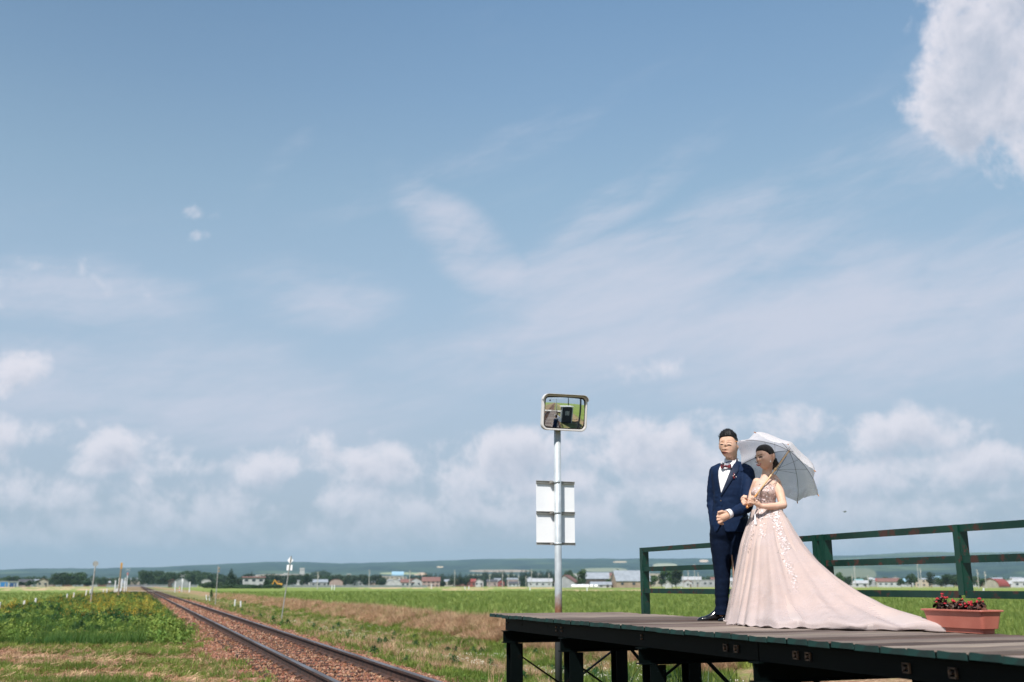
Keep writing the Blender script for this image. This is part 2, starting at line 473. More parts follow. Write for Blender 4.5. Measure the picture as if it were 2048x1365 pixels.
# ---- low wooded hills on the horizon, with clearings
HP = [(-500, 1140), (0, 1140), (60, 1137), (200, 1137), (330, 1134), (400, 1130), (480, 1127), (530, 1124), (600, 1124), (680, 1127), (800, 1124), (950, 1119), (1100, 1117), (1250, 1118),
      (1380, 1117), (1480, 1117), (1600, 1114), (1680, 1112), (1750, 1109), (1850, 1104), (1950, 1106), (2048, 1104), (2500, 1100)]
def hill_mesh():
    A0, A1, NA = -46., 62., 900
    az = np.linspace(A0, A1, NA)
    hx, hy = zip(*HP)
    pa = [px(a, b) for a, b in HP]
    el = np.interp(az, [p[0] for p in pa], [p[1] for p in pa])
    rows = []
    NR = 46
    for j in range(NR):
        f = j / (NR - 1)
        D = 3400 + f * 3600                        # metres from the station
        top = np.tan(np.radians(el)) * 7000 + 1.5
        k = f ** 1.25
        a = np.radians(az) + YAW
        X_, Y_ = np.sin(a) * D, np.cos(a) * D
        z = top * k * (1 - .10 * (1 - f)) + (fbm(X_, Y_, 900, 3, 5) - .5) * 70 * np.sin(math.pi * min(f * 1.02, 1)) + (fbm(X_, Y_, 130, 8, 3) - .5) * 9 * (f > 0)
        z = np.minimum(z, top * D / 7000 + (fbm(X_, Y_, 100, 8, 3) - .5) * 8) - 3 * (f == 0)
        rows.append(np.stack([X_, Y_, z], 1))
    rows.append(np.stack([rows[-1][:, 0] * 1.15, rows[-1][:, 1] * 1.15, rows[-1][:, 2] * .2], 1))
    V = np.concatenate(rows); ny_, nx_ = len(rows), NA
    i2 = (np.arange(ny_ - 1)[:, None] * nx_ + np.arange(nx_ - 1)[None, :]).ravel()
    return np_mesh('hills', V, np.stack([i2, i2 + 1, i2 + nx_ + 1, i2 + nx_], 1))
def hill_material():
    m = bpy.data.materials.new('hills'); m.use_nodes = True
    t = m.node_tree; n = NT(t); b = t.nodes['Principled BSDF']; b.inputs['Roughness'].default_value = 1; b.inputs['Specular IOR Level'].default_value = 0
    P = n.node('ShaderNodeNewGeometry').outputs['Position']; x, y, z = n.sep(P)
    c = n.mix(n.smooth(n.noise(P, .006, 7, .7), .38, .62), (.006, .018, .012), (.036, .062, .030))
    c = n.mix(n.smooth(n.noise(P, .0011, 3, .5), .58, .66), c, (.08, .11, .045))
    # clearings and fields seen as pale patches
    azn = n.m('ARCTAN2', x, y) * (180 / math.pi) - math.degrees(YAW)
    eln = n.m('ARCTAN2', z, n.m('SQRT', x * x + y * y)) * (180 / math.pi)
    # fields lie at fixed places on the slope, given here by bearing and height angle from the station
    for (x0, y0, wx, wy, c2) in [(1000, 1142, 62, 2.6, (.34, .26, .18)), (985, 1150, 50, 2., (.22, .22, .13)), (1210, 1140, 45, 4, (.24, .25, .15)), (1330, 1131, 24, 4, (.34, .34, .22)),
                                 (1408, 1122, 9, 2.6, (.6, .45, .32)), (840, 1148, 14, 2.6, (.6, .42, .27)), (880, 1134, 7, 1.6, (.5, .4, .25)), (1240, 1124, 14, 1.6, (.5, .4, .25)),
                                 (1700, 1148, 48, 11, (.15, .16, .085)), (2040, 1164, 46, 5, (.18, .20, .11)), (355, 1151, 26, 2.2, (.34, .36, .18)), (570, 1152, 60, 4, (.34, .28, .19)), (800, 1147, 40, 2.2, (.3, .33, .16))]:
        a0, e0 = px(x0, y0)
        u = (azn - a0) * (1 / (wx * .0288)); v = (eln - e0) * (1 / (wy * .0288))
        q = u * u * u * u + v * v + (n.noise(P, .01, 3, .6) - .5) * .8
        c = n.mix(1.0 - n.smooth(q, .7, 1.0), c, c2)
    # dark firs behind the cut at the right
    t.links.new(c.s, b.inputs['Base Color'])
    return m
hm = hill_mesh(); hm.shade_smooth()
link('hills', hm, mat=hill_material(), kind='structure')

# ---- the air
def build_haze():
    m = bpy.data.materials.new('haze'); m.use_nodes = True; t = m.node_tree
    t.nodes.remove(t.nodes['Principled BSDF'])
    v = t.nodes.new('ShaderNodeVolumePrincipled')
    v.inputs['Color'].default_value = (.52, .78, .96, 1); v.inputs['Density'].default_value = HAZE
    v.inputs['Anisotropy'].default_value = 0.0
    t.links.new(v.outputs[0], t.nodes['Material Output'].inputs['Volume'])
    b = MB(); b.box((0, 3000, 148), (19500, 13500, 304))
    b.build('haze', m, kind='stuff')
HAZE = 8.5e-5
build_haze()
# ------------------------------------------------------------------ railway track
M_rail_top = mat('rail_steel', (.24, .22, .22), (.12, .085, .07), scale=3, stretch=(1, .1, 1), rough=.42, metal=.7)
M_rail_web = mat('rail_rust', (.080, .036, .024), (.030, .017, .014), scale=6, rough=.85)
M_sleeper = mat('sleeper_wood', (.030, .018, .013), (.095, .052, .034), scale=4, stretch=(1, 9, 4), rough=.95, bump=.01)
M_plate = mat('rust_iron', (.10, .045, .028), (.05, .028, .022), scale=12, rough=.9)
XL, XR = 2.19, 3.257
track = empty('railway_track', ((XL + XR) / 2, 12, 0), label='single rusty railway track on brown ballast running to the horizon', cat='railway track')
def rail_mesh(y0, y1, curve=None):
    prof = [(-.061, -.150), (.061, -.150), (.061, -.140), (.012, -.122), (.009, -.048), (.032, -.036), (.033, -.008), (.026, 0), (-.026, 0), (-.033, -.008), (-.032, -.036), (-.009, -.048), (-.012, -.122), (-.061, -.140)]
    ys = list(np.arange(y0, 60, 6)) + list(np.arange(60, y1, 40))
    mb = MB(); mb.rings([[(px_, y, pz) for px_, pz in prof] for y in ys])
    me = mb.mesh('rail')
    me.materials.append(M_rail_web); me.materials.append(M_rail_top)
    for p in me.polygons:
        if p.normal.z > .5 and p.center.z > -.02: p.material_index = 1
    return me
rme = rail_mesh(-90, 950)
for x in (XL, XR):
    link('rail', rme, track, loc=(x - track.location.x, -12, 0))
sl_me = []
for k in range(4):
    mb = MB(); bmv = []
    r_ = random.Random(k)
    w, L_ = .20 + r_.uniform(-.012, .012), 1.95
    n_ = 8; rr = []
    for i in range(n_ + 1):
        xx = -L_ / 2 + L_ * i / n_
        dz = r_.uniform(-.008, .008); dy = r_.uniform(-.008, .008)
        rr.append([(xx, -w / 2 + dy, -.14), (xx, w / 2 + dy, -.14), (xx, w / 2 + dy, -.012 + dz), (xx, w / 2 - .02 + dy, dz), (xx, -w / 2 + .02 + dy, dz), (xx, -w / 2 + dy, -.012 + dz)])
    mb.rings(rr)
    # tie plates and spikes under each rail belong to the sleeper
    sl_me.append(mb.mesh('sleeper'))
pl = MB(); pl.rings([[(-.13, y_, 0), (.13, y_, 0), (.13, y_, .012), (.10, y_, .016), (.08, y_, .03), (-.08, y_, .03), (-.10, y_, .016), (-.13, y_, .012)] for y_ in (-.075, .075)])
pl_me = pl.mesh('tie_plate')
for k in range(300):
    y = -14 + k * .61 + random.uniform(-.02, .02)
    s = link('sleeper', sl_me[k % 4], track, M_sleeper, loc=(random.uniform(-.02, .02), y - 12, -.152), rot=(0, random.uniform(-.004, .004), random.uniform(-.02, .02)))
    if 8 < y < 34:
        for x_ in (-.5335, .5335): link('tie_plate', pl_me, s, M_plate, loc=(x_, 0, 0))
far_sl = MB()
for k in range(700):
    far_sl.box((0, -14 + (300 + k) * .61 - 12, -.2), (2.02, .2, .09))
far_sl.build('distant_sleepers', M_sleeper, track, kind='stuff')
# a flat concrete crossing slab far up the line
cr = MB(); cr.box((0, 0, -.03), (1.75, 5, .08)); cr.box((3.4, 0, -.05), (4.6, 5, .08)); cr.box((-3.4, 0, -.05), (4.6, 5, .08))
cr.build('level_crossing', mat('crossing_concrete', (.42, .37, .31), (.3, .26, .22), scale=3, rough=.9), loc=(track.location.x, 196, 0),
         label='pale level crossing slab laid across the track near the horizon', cat='level crossing')

# ------------------------------------------------------------------ stones of the ballast
def stone_mesh(seed, n=1):
    r_ = random.Random(seed); bm = bmesh.new(); bmesh.ops.create_icosphere(bm, subdivisions=1, radius=.5)
    for v in bm.verts:
        v.co = v.co * r_.uniform(.72, 1.15)
    for v in bm.verts: v.co.z *= .72; v.co.x *= 1.2
    me = bpy.data.meshes.new('stone'); bm.to_mesh(me); bm.free(); return me
stone_cols = [((.17, .072, .040), (.27, .118, .068)), ((.22, .102, .060), (.33, .165, .104)), ((.075, .034, .023), (.14, .060, .040)), ((.28, .155, .10), (.40, .25, .17)), ((.19, .078, .042), (.26, .10, .052))]
stones = []
for i in range(10):
    a, b_ = stone_cols[i % 5]
    stones.append((stone_mesh(i), bpy.data.materials.get('stone_%s' % 'abcde'[i % 5]) or mat('stone_%s' % 'abcde'[i % 5], a, b_, scale=1.5, rough=.92, rnd=.3)))
def band(n, x0, x1, y0, y1, p=1.7):
    """points denser near the camera"""
    u = rng.random(n); y = (y0 ** (1 - p) + u * (y1 ** (1 - p) - y0 ** (1 - p))) ** (1 / (1 - p))
    return x0 + (x1 - x0) * rng.random(n), y
def put_on(x, y, dz=0.): return np.stack([x, y, ground_z(x, y) + dz], 1)
n = 62000
x, y = band(n, .9, 4.9, 10.2, 95, 2.1)
edge = np.minimum((x - .9) / .9, (4.9 - x) / .8); keep = rng.random(n) < np.clip(edge + .15, .08, 1)
x, y = x[keep], y[keep]
# keep the rails clear and the sleepers partly bare
ph = ((y + 14) / .61) % 1.0; on = (np.minimum(ph, 1 - ph) < .17) & (x > 1.75) & (x < 3.75)
keep = (np.abs(x - XL) > .075) & (np.abs(x - XR) > .075) & (~on | (rng.random(len(x)) < .38))
x, y, on = x[keep], y[keep], on[keep]
P = put_on(x, y, .0); P[:, 2] = np.where((x > 1.75) & (x < 3.75), -.196 + rng.random(len(x)) * .035, P[:, 2] + .01); P[on, 2] = -.150 + rng.random(on.sum()) * .012
s = rng.uniform(.030, .070, len(x)) * np.clip(y / 22, 1, 3.2) * np.where(on, .7, 1)
scatter('ballast_stones', stones, P, rng.uniform(0, 6.28, (len(x), 3)), s, rng.integers(0, 10, len(x)))

# ------------------------------------------------------------------ plants for scattering
def blade(mb, base, ang, lean, h, w, curl=.5, seg=3):
    """one grass blade as a tapered strip bending outwards"""
    dx, dy = math.cos(ang), math.sin(ang); sx, sy = -dy, dx
    pts = []
    for i in range(seg + 1):
        t = i / seg; r_ = lean * (t ** (1 + curl)) * h; z = h * t * (1 - .25 * lean * t)
        ww = w * (1 - t ** 1.5) + .0008
        c = (base[0] + dx * r_, base[1] + dy * r_, base[2] + z)
        pts += [(c[0] - sx * ww / 2, c[1] - sy * ww / 2, c[2]), (c[0] + sx * ww / 2, c[1] + sy * ww / 2, c[2])]
    mb.add(pts, [(2 * i, 2 * i + 1, 2 * i + 3, 2 * i + 2) for i in range(seg)])
def tuft(seed, n, h, w, spread, lean):
    r_ = random.Random(seed); mb = MB()
    for _ in range(n):
        a = r_.uniform(0, 6.28); d = spread * math.sqrt(r_.random())
        blade(mb, (d * math.cos(a * 3.1), d * math.sin(a * 3.1), 0), a, r_.uniform(.1, lean), h * r_.uniform(.55, 1.1), w * r_.uniform(.7, 1.3))
    return np_mesh('tuft', mb.v, mb.f)
def leafy(seed, n, h, r0, leaf, up=.4):
    """broad-leaved weed: leaf blades spread through a low dome"""
    r_ = random.Random(seed); mb = MB()
    for _ in range(n):
        a = r_.uniform(0, 6.28); el = r_.random() ** .6 * 1.5; d = r0 * (r_.random() ** .4)
        c = Vector((math.cos(a) * math.cos(el) * d, math.sin(a) * math.cos(el) * d, .02 + h * math.sin(el) * r_.uniform(.55, 1.05)))
        nrm = (Vector((math.cos(a), math.sin(a), up)) + Vector((r_.uniform(-.7, .7), r_.uniform(-.7, .7), r_.uniform(-.2, .9)))).normalized()
        t = nrm.orthogonal().normalized(); t.rotate(Matrix.Rotation(r_.uniform(0, 6.28), 3, nrm)); s_ = nrm.cross(t); L_ = leaf * r_.uniform(.6, 1.3)
        mb.add([c - t * L_, c - s_ * L_ * .45 + nrm * L_ * .1, c + t * L_, c + s_ * L_ * .45 + nrm * L_ * .1], [(0, 1, 2, 3)])
    return np_mesh('weed', mb.v, mb.f)
M_grass = mat('grass_blades', (.085, .135, .026), (.24, .29, .07), scale=.6, rough=.7, rnd=.35, spec=.25, trans=(.35, (.22, .33, .03)), world=True)
M_dry = mat('dry_grass', (.33, .19, .115), (.58, .41, .27), scale=2, rough=.9, rnd=.35, spec=.1, trans=(.25, (.5, .34, .16)), world=True)
M_hay = mat('cut_hay', (.26, .135, .075), (.52, .35, .215), scale=3, rough=.95, rnd=.4, spec=.1, world=True)
M_weed = mat('weed_leaves', (.018, .062, .018), (.06, .13, .028), scale=1.5, rough=.55, rnd=.35, spec=.3, trans=(.3, (.09, .20, .02)), world=True)
M_weed2 = mat('pale_weed_leaves', (.11, .19, .035), (.24, .30, .06), scale=1.5, rough=.6, rnd=.3, spec=.25, trans=(.3, (.24, .34, .05)), world=True)
M_rice = mat('rice_leaves', (.13, .19, .045), (.25, .30, .085), scale=.5, rough=.6, rnd=.3, spec=.2, trans=(.35, (.24, .33, .06)), world=True)
M_yel = mat('yellow_flowers', (.55, .36, .03), (.62, .46, .06), scale=4, rough=.8, rnd=.2)
M_white = mat('white_clover', (.75, .72, .58), rough=.8)
M_iris = mat('iris_leaves', (.014, .05, .012), (.04, .10, .02), scale=2, rough=.4, rnd=.3, trans=(.25, (.08, .17, .02)))
def flower_tuft(seed, m_head):
    r_ = random.Random(seed); mb = MB()
    for _ in range(9):
        a = r_.uniform(0, 6.28); d = r_.uniform(0, .12); h = r_.uniform(.2, .42)
        for k in range(5):
            c = Vector((d * math.cos(a) + r_.uniform(-.03, .03), d * math.sin(a) + r_.uniform(-.03, .03), h + r_.uniform(-.05, .02)))
            s_ = .011
            mb.add([c + Vector(q) * s_ for q in ((-1, 0, 0), (0, -1, .4), (1, 0, 0), (0, 1, .4))], [(0, 1, 2, 3)])
    return np_mesh('flowers', mb.v, mb.f)
def hay(seed):
    r_ = random.Random(seed); mb = MB()
    for _ in range(34):
        a = r_.gauss(0, .7); c = Vector((r_.uniform(-.16, .16), r_.uniform(-.16, .16), r_.uniform(.005, .05)))
        L_ = r_.uniform(.05, .16); d = Vector((math.cos(a), math.sin(a), r_.uniform(-.25, .35))) * L_; s_ = Vector((-math.sin(a), math.cos(a), 0)) * r_.uniform(.003, .007)
        mb.add([c - d - s_, c - d + s_, c + d + s_, c + d - s_], [(0, 1, 2, 3)])
    return np_mesh('hay', mb.v, mb.f)

def field_scatter(name, src, x, y, smin, smax, hscale=(.8, 1.25), tilt=.15, rz=None, dz=0.):
    n_ = len(x); rot = np.stack([rng.normal(0, tilt, n_), rng.normal(0, tilt, n_), rng.uniform(0, 6.28, n_) if rz is None else rng.normal(rz, .4, n_)], 1)
    s_ = rng.uniform(smin, smax, n_); sc = np.stack([s_, s_, s_ * rng.uniform(*hscale, n_)], 1)
    return scatter(name, src, put_on(x, y, dz), rot, sc, rng.integers(0, len(src), n_))
G = [(tuft(i, 14, .13, .010, .07, .9), M_grass) for i in range(5)]
D = [(tuft(20 + i, 15, .17, .007, .07, 1.3), M_dry) for i in range(4)]
DL = [(tuft(30 + i, 26, .50, .012, .12, 1.5), M_dry) for i in range(4)]
H = [(hay(i), M_hay) for i in range(4)]
W = [(leafy(i, 95, .42, .30, .055), M_weed) for i in range(4)]
W2 = [(leafy(10 + i, 60, .26, .24, .032), M_weed2) for i in range(3)]
Y_ = [(flower_tuft(i, M_yel), M_yel) for i in range(2)]

# left verge: cut hay and thin grass in front, rank weeds behind
M_tall = mat('tall_grass', (.04, .10, .025), (.13, .20, .045), scale=.5, rough=.7, rnd=.3, spec=.2, trans=(.3, (.15, .28, .04)), world=True)
TG = [(tuft(80 + i, 22, .34, .012, .12, 1.0), M_tall) for i in range(4)]
def patch(x, y, s, seed, lo): return fbm(x, y, s, seed, 3) > lo
x, y = band(52000, -9, 2.0, 12, 46, 2.0); k = (rng.random(len(x)) < np.clip((1.6 - x) / .9, .03, 1)) & ((fbm(x, y, 1.1, 31, 3) > .60 - .11 * np.clip((x + 1.2) / 2, 0, 1)) | (rng.random(len(x)) < .10))
field_scatter('verge_grass', G, x[k], y[k], .45, 1.05)
x, y = band(15000, -9, 1.2, 12, 30, 2.0); k = patch(x, y, 1.5, 32, .38)
field_scatter('cut_hay_litter', H, x[k], y[k], .4, .9, tilt=.12, rz=.3)
x, y = band(5000, -9, 1.5, 12, 30, 2.0); k = patch(x, y, 2.2, 37, .46)
field_scatter('verge_dry_grass', D, x[k], y[k], .35, .8)
x, y = band(13000, -8.5, 1.2, 19, 170, 1.6)
lim = 25.5 + 7 * (fbm(x, x * 0, 1.7, 40) - .5) + np.clip(x + .4, 0, 2) * 7
dn = fbm(x, y, 2.6, 44, 3)
k = (y > lim) & (x < 1.0 + .8 * (dn - .5)) & (dn > .43)
x, y, dn = x[k], y[k], dn[k]; n_ = len(x); s_ = (.30 + 1.5 * np.clip(dn - .40, 0, .4)) * rng.uniform(.65, 1.2, n_)
pass
scatter('verge_weeds', W, put_on(x, y), np.stack([rng.normal(0, .2, n_), rng.normal(0, .2, n_), rng.uniform(0, 6.28, n_)], 1), np.stack([s_, s_, s_ * rng.uniform(.8, 1.2, n_)], 1), rng.integers(0, 4, n_))
x, y = band(16000, -8.5, 1.5, 19, 150, 1.65); k = (y > 21.5 + 5 * (fbm(x, x * 0, 1.2, 46) - .5) + np.clip(x, 0, 2) * 5) & (fbm(x, y, 3.4, 47, 3) > .46)
field_scatter('tall_verge_grass', TG, x[k], y[k], .45, 1.1)
x, y = band(3600, -8, 1.2, 22, 120, 1.6); k = patch(x, y, 2.4, 41, .54)
field_scatter('pale_verge_weeds', W2, x[k], y[k], .5, 1.5)
x, y = band(3600, -7, .9, 24, 150, 1.5); k = patch(x, y, 2.2, 43, .62)
field_scatter('yellow_verge_flowers', Y_, x[k], y[k], .8, 1.5, dz=.14)
# weeds that have taken hold in the ballast edge
x, y = band(800, 1.1, 1.8, 12, 40, 1.8); k = patch(x, y, 1.0, 48, .55)
field_scatter('ballast_edge_tufts', G, x[k], y[k], .5, 1.1)
# right of the track
x, y = band(26000, 4.0, 9.8, 9, 120, 1.9); k = (rng.random(len(x)) < np.clip((x - 4.0) / .7, .06, 1)) & ((fbm(x, y, .8, 50, 3) > .44) | (rng.random(len(x)) < .2))
field_scatter('slope_grass', G, x[k], y[k], .55, 1.3)
x, y = band(12000, 4.2, 9.6, 9, 120, 1.9); k = (rng.random(len(x)) < np.clip((x - 4.2) / .8, .05, 1)) & ~patch(x, y, 1.1, 50, .47)
field_scatter('slope_dry_grass', D, x[k], y[k], .6, 1.4)
x, y = band(1700, 4.4, 9.6, 10, 120, 1.8); k = patch(x, y, .9, 51, .52)
field_scatter('slope_weeds', W2 + W[:1], x[k], y[k], .25, .6)
x, y = band(14000, 9.8, 12.0, 14, 150, 1.8); k = patch(x, y, 1.3, 52, .40)
field_scatter('bank_dry_grass', DL, x[k], y[k], .35, .75, tilt=.35)
x, y = band(17000, 8.8, 12.9, 14, 150, 1.8); k = patch(x, y, 1.1, 53, .48) | ((x > 11.7) & (rng.random(len(x)) < .9))
field_scatter('bank_grass', G, x[k], y[k], .8, 1.7)
CL = []
for i in range(2):
    mb = MB(); r_ = random.Random(90 + i)
    for _ in range(7):
        c = Vector((r_.uniform(-.15, .15), r_.uniform(-.15, .15), r_.uniform(.10, .17)))
        mb.ball(c, .012, 5, 3)
    CL.append((np_mesh('clover', mb.v, mb.f), M_white))
x, y = band(800, 5.8, 9.6, 13, 50, 1.7); k = patch(x, y, 2.0, 54, .52)
field_scatter('white_clover', CL, x[k], y[k], .5, .9)
# rice in the paddy, rows along the track; only the nearer part as plants
RI = [(tuft(60 + i, 16, .40, .012, .055, .55), M_rice) for i in range(4)]
x, y = band(60000, 12.8, 150, 10, 230, 1.5)
d_ = np.hypot(x, y); ang = np.degrees(np.arctan2(x, y)); k = (ang < 66) & (ang > 3) & (d_ > 18)
x, y = x[k], y[k]; x = 12.8 + np.round((x - 12.8) / .3) * .3 + rng.normal(0, .04, len(x))
s_ = np.clip(np.hypot(x, y) / 55, .85, 2.2)
n_ = len(x)
scatter('rice_plants', RI, put_on(x, y), np.stack([rng.normal(0, .1, n_), rng.normal(0, .1, n_), rng.uniform(0, 6.28, n_)], 1), np.stack([s_ * 1.3, s_ * 1.3, rng.uniform(.85, 1.15, n_)], 1), rng.integers(0, 4, n_))
x, y = band(16000, -140, -8.4, 40, 230, 1.4); ang = np.degrees(np.arctan2(x, y)); k = (ang > -9); x, y = x[k], y[k]; n_ = len(x)
scatter('rice_plants_beyond_the_verge', RI, put_on(x, y), np.stack([rng.normal(0, .1, n_), rng.normal(0, .1, n_), rng.uniform(0, 6.28, n_)], 1), np.stack([np.full(n_, 2.0)] * 2 + [rng.uniform(.8, 1.15, n_)], 1), rng.integers(0, 4, n_))
# tall dark sword-leaved plants under the platform
IR = []
for i in range(3):
    mb = MB(); r_ = random.Random(70 + i)
    for _ in range(22):
        a = r_.uniform(0, 6.28); d = .14 * math.sqrt(r_.random())
        blade(mb, (d * math.cos(a), d * math.sin(a), 0), a + r_.uniform(-.6, .6), r_.uniform(.1, .8), r_.uniform(.55, 1.0), r_.uniform(.016, .026), curl=1.2, seg=5)
    IR.append((np_mesh('iris', mb.v, mb.f), M_iris))
x = rng.uniform(5.5, 7.6, 150); y = rng.uniform(6.6, 12.0, 150); k = patch(x, y, 1.6, 77, .40) & (x < 4.2 + y * .27)
x, y = x[k], y[k]
field_scatter('sword_leaved_plants', IR, x, y, .55, .80)
# ------------------------------------------------------------------ wooden station platform
M_deck = [mat('deck_wood_%s' % s, a, b, scale=2.2, stretch=(1, 14, 14), rough=.88, detail=8, bump=.006, bscale=3, rnd=.28, lo=.25, hi=.75)
          for s, a, b in (('grey', (.080, .060, .050), (.20, .150, .122)), ('brown', (.045, .030, .023), (.125, .085, .066)), ('pale', (.14, .108, .088), (.29, .23, .19)))]
M_green = mat('green_paint', (.003, .040, .026), (.003, .026, .019), scale=2.5, rough=.42, rust=((.055, .025, .020), .43, 12.), spec=.5)
M_green_rail = mat('green_rail_paint', (.003, .036, .025), (.003, .024, .018), scale=2.5, rough=.5, rust=((.050, .024, .019), .46, 9.), spec=.4); M_rust_edge = mat('rusted_edge', (.13, .042, .03), (.05, .022, .018), scale=8, rough=.9)
M_green_end = mat('worn_green_wood', (.003, .040, .034), (.006, .022, .020), scale=9, rough=.8, rust=((.22, .26, .22), .30, 14.))
M_dark = mat('dark_green_steel_and_gap_shade', (.0008, .0026, .0028), (.0014, .0040, .0040), scale=3, rough=.55, rust=((.006, .004, .0035), .36, 8.), spec=.10)
M_bolt = mat('bare_bolt_metal', (.20, .12, .07), (.06, .04, .03), scale=30, rough=.7)
DX0, DX1, DZ = 3.67, 5.28, .74
BX = 3.75
platform = empty('station_platform', (BX, 10.4, -.4), label='raised wooden station platform on dark green steel legs', cat='platform')
PO = Vector(platform.location)
pl_meshes = []
for k in range(6):
    r_ = random.Random(200 + k); w = r_.choice((.196, .1975, .195)); th = .034
    L_ = DX1 - DX0; rr = []
    for i in range(9):
        xx = L_ * i / 8
        dz = r_.uniform(-.0025, .0025); cup = .004
        rr.append([(xx, -w / 2, -th), (xx, w / 2, -th), (xx, w / 2, -.008 + dz), (xx, w / 2 - .009, dz), (xx, 0, dz - cup), (xx, -w / 2 + .009, dz), (xx, -w / 2, -.008 + dz)])
    mb = MB(); mb.rings(rr); me = mb.mesh('plank'); me.materials.append(M_deck[k % 3]); me.materials.append(M_green_end)
    me.materials.append(M_dark)
    for p in me.polygons:
        if p.normal.x < -.5: p.material_index = 1
        elif abs(p.normal.y) > .8: p.material_index = 2  # plank sides near-black: the shade of the gaps put into their colour
    pl_meshes.append(me)
y = 10.86; k = 0
while y > -7.5:
    sx = random.uniform(-.005, .005)
    if k == 0: sx = .10
    link('plank', random.choice(pl_meshes), platform, loc=(DX0 + sx - PO.x, y - PO.y, DZ + random.uniform(-.0035, .0035) - PO.z), rot=(0, 0, random.uniform(-.0012, .0012)))
    y -= .2035; k += 1
def hbeam(mb, a, b, H=.13, W_=.10, t=.009):
    """H-section between two points, web upright"""
    a, b = Vector(a), Vector(b)
    for dz in (-H / 2 + t / 2, H / 2 - t / 2): mb.bar(a + Vector((0, 0, dz)), b + Vector((0, 0, dz)), W_, t)
    mb.bar(a, b, t, H - 2 * t - .001)
BENTS = [10.4, 8.83, 7.26, 5.68, 4.1, 2.5, .9, -.7, -2.3, -3.9, -5.5]
def Q(x, y, z): return (x - PO.x, y - PO.y, z - PO.z)
# edge channels under the plank ends, front and back
for xx in (BX, DX1 - .10):
    for y0, y1 in zip([10.46] + BENTS[3::3], BENTS[3::3] + [-7.4]):
        mb = MB()
        s_ = 1 if xx == BX else -1
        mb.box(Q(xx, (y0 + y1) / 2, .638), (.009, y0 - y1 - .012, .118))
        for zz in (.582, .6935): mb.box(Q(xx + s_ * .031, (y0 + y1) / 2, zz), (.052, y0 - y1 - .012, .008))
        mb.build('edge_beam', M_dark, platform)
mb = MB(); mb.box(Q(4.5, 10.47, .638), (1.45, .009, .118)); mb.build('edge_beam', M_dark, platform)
for i, yb in enumerate(BENTS):
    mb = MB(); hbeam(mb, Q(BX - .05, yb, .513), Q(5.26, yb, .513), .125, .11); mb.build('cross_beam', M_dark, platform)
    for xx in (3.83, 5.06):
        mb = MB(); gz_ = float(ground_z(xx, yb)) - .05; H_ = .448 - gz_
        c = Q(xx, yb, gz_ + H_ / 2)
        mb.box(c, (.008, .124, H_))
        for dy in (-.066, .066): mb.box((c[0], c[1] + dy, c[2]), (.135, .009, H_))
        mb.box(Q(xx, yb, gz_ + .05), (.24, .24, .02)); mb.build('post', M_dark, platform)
    if i % 2 == 0 or i < 6:
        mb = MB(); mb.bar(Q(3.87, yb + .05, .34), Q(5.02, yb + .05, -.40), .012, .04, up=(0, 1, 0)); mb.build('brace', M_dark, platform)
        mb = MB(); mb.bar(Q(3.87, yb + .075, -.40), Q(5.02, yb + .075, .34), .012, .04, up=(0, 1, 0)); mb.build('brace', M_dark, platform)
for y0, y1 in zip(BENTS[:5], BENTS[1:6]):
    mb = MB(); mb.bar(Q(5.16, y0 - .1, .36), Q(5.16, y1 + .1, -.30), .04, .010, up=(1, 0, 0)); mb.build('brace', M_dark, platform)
# bolts, clip washers
mb = MB(); mb.tube([Q(BX - .018, 0, .64), Q(BX, 0, .64)], .009, 6); bolt_me = None
def bolt(y, z, size=.018, clip=False):
    global bolt_me
    mb = MB()
    if clip:
        s = size
        for (dy, dz, sy, sz) in ((-s, 0, .008, 2 * s), (s, 0, .008, 2 * s), (0, -s, 2 * s + .008, .008), (0, s, 2 * s + .008, .008)):
            mb.box(Q(BX - .011, y + dy, z + dz), (.012, sy, sz))
        mb.tube([Q(BX - .026, y, z), Q(BX - .004, y, z)], .008, 6)
        mb.build('clip', M_bolt, platform)
    else:
        mb.tube([Q(BX - .018, y, z), Q(BX - .004, y, z)], .009, 6); mb.build('bolt', M_bolt, platform)
for (a, b) in ((1012, 1246),): bolt(10.38, .655)
for yy in (9.02, 8.89):
    for zz in (.662, .632): bolt(yy, zz)
for yy in (7.28,):
    for zz in (.665, .64): bolt(yy, zz)
for yy in (6.06, 5.93, 5.28, 5.16): bolt(yy, .64, .02, True)
for yy in (4.34, 4.02): bolt(yy, .635, .022, True)
# hanging bracket foot at the third bent's end
mb = MB(); mb.box(Q(BX - .02, 5.60, .445), (.13, .16, .012)); mb.build('bracket', M_green_end, platform)

# ------------------------------------------------------------------ railing on the far edge
RX = 5.36
railing = empty('railing', (RX, 10.6, .6), label='green rusty steel railing with three rails on the far platform edge', cat='railing')
RO = Vector(railing.location)
def RQ(x, y, z): return (x - RO.x, y - RO.y, z - RO.z)
def angle_post(y, z0, z1, w=.075, d=.075, double=False):
    """steel angle: one leg facing the deck, one leg across it"""
    mb = MB(); H_ = z1 - z0
    mb.box(RQ(RX - .004, y, z0 + H_ / 2), (.007, w, H_))
    mb.box(RQ(RX + d / 2 + .0035, y - w / 2 + .0035 if not double else y + w / 2, z0 + H_ / 2), (d, .007, H_))
    if double:
        mb.box(RQ(RX + .004 + d / 2, y + w / 2 + .02, z0 + H_ / 2), (d, .007, H_))
        mb.box(RQ(RX - .012, y + w / 2 + .03, z0 + H_ / 2), (.007, .07, H_))
    mb.build('post', M_green, railing)
RZ = 1.46
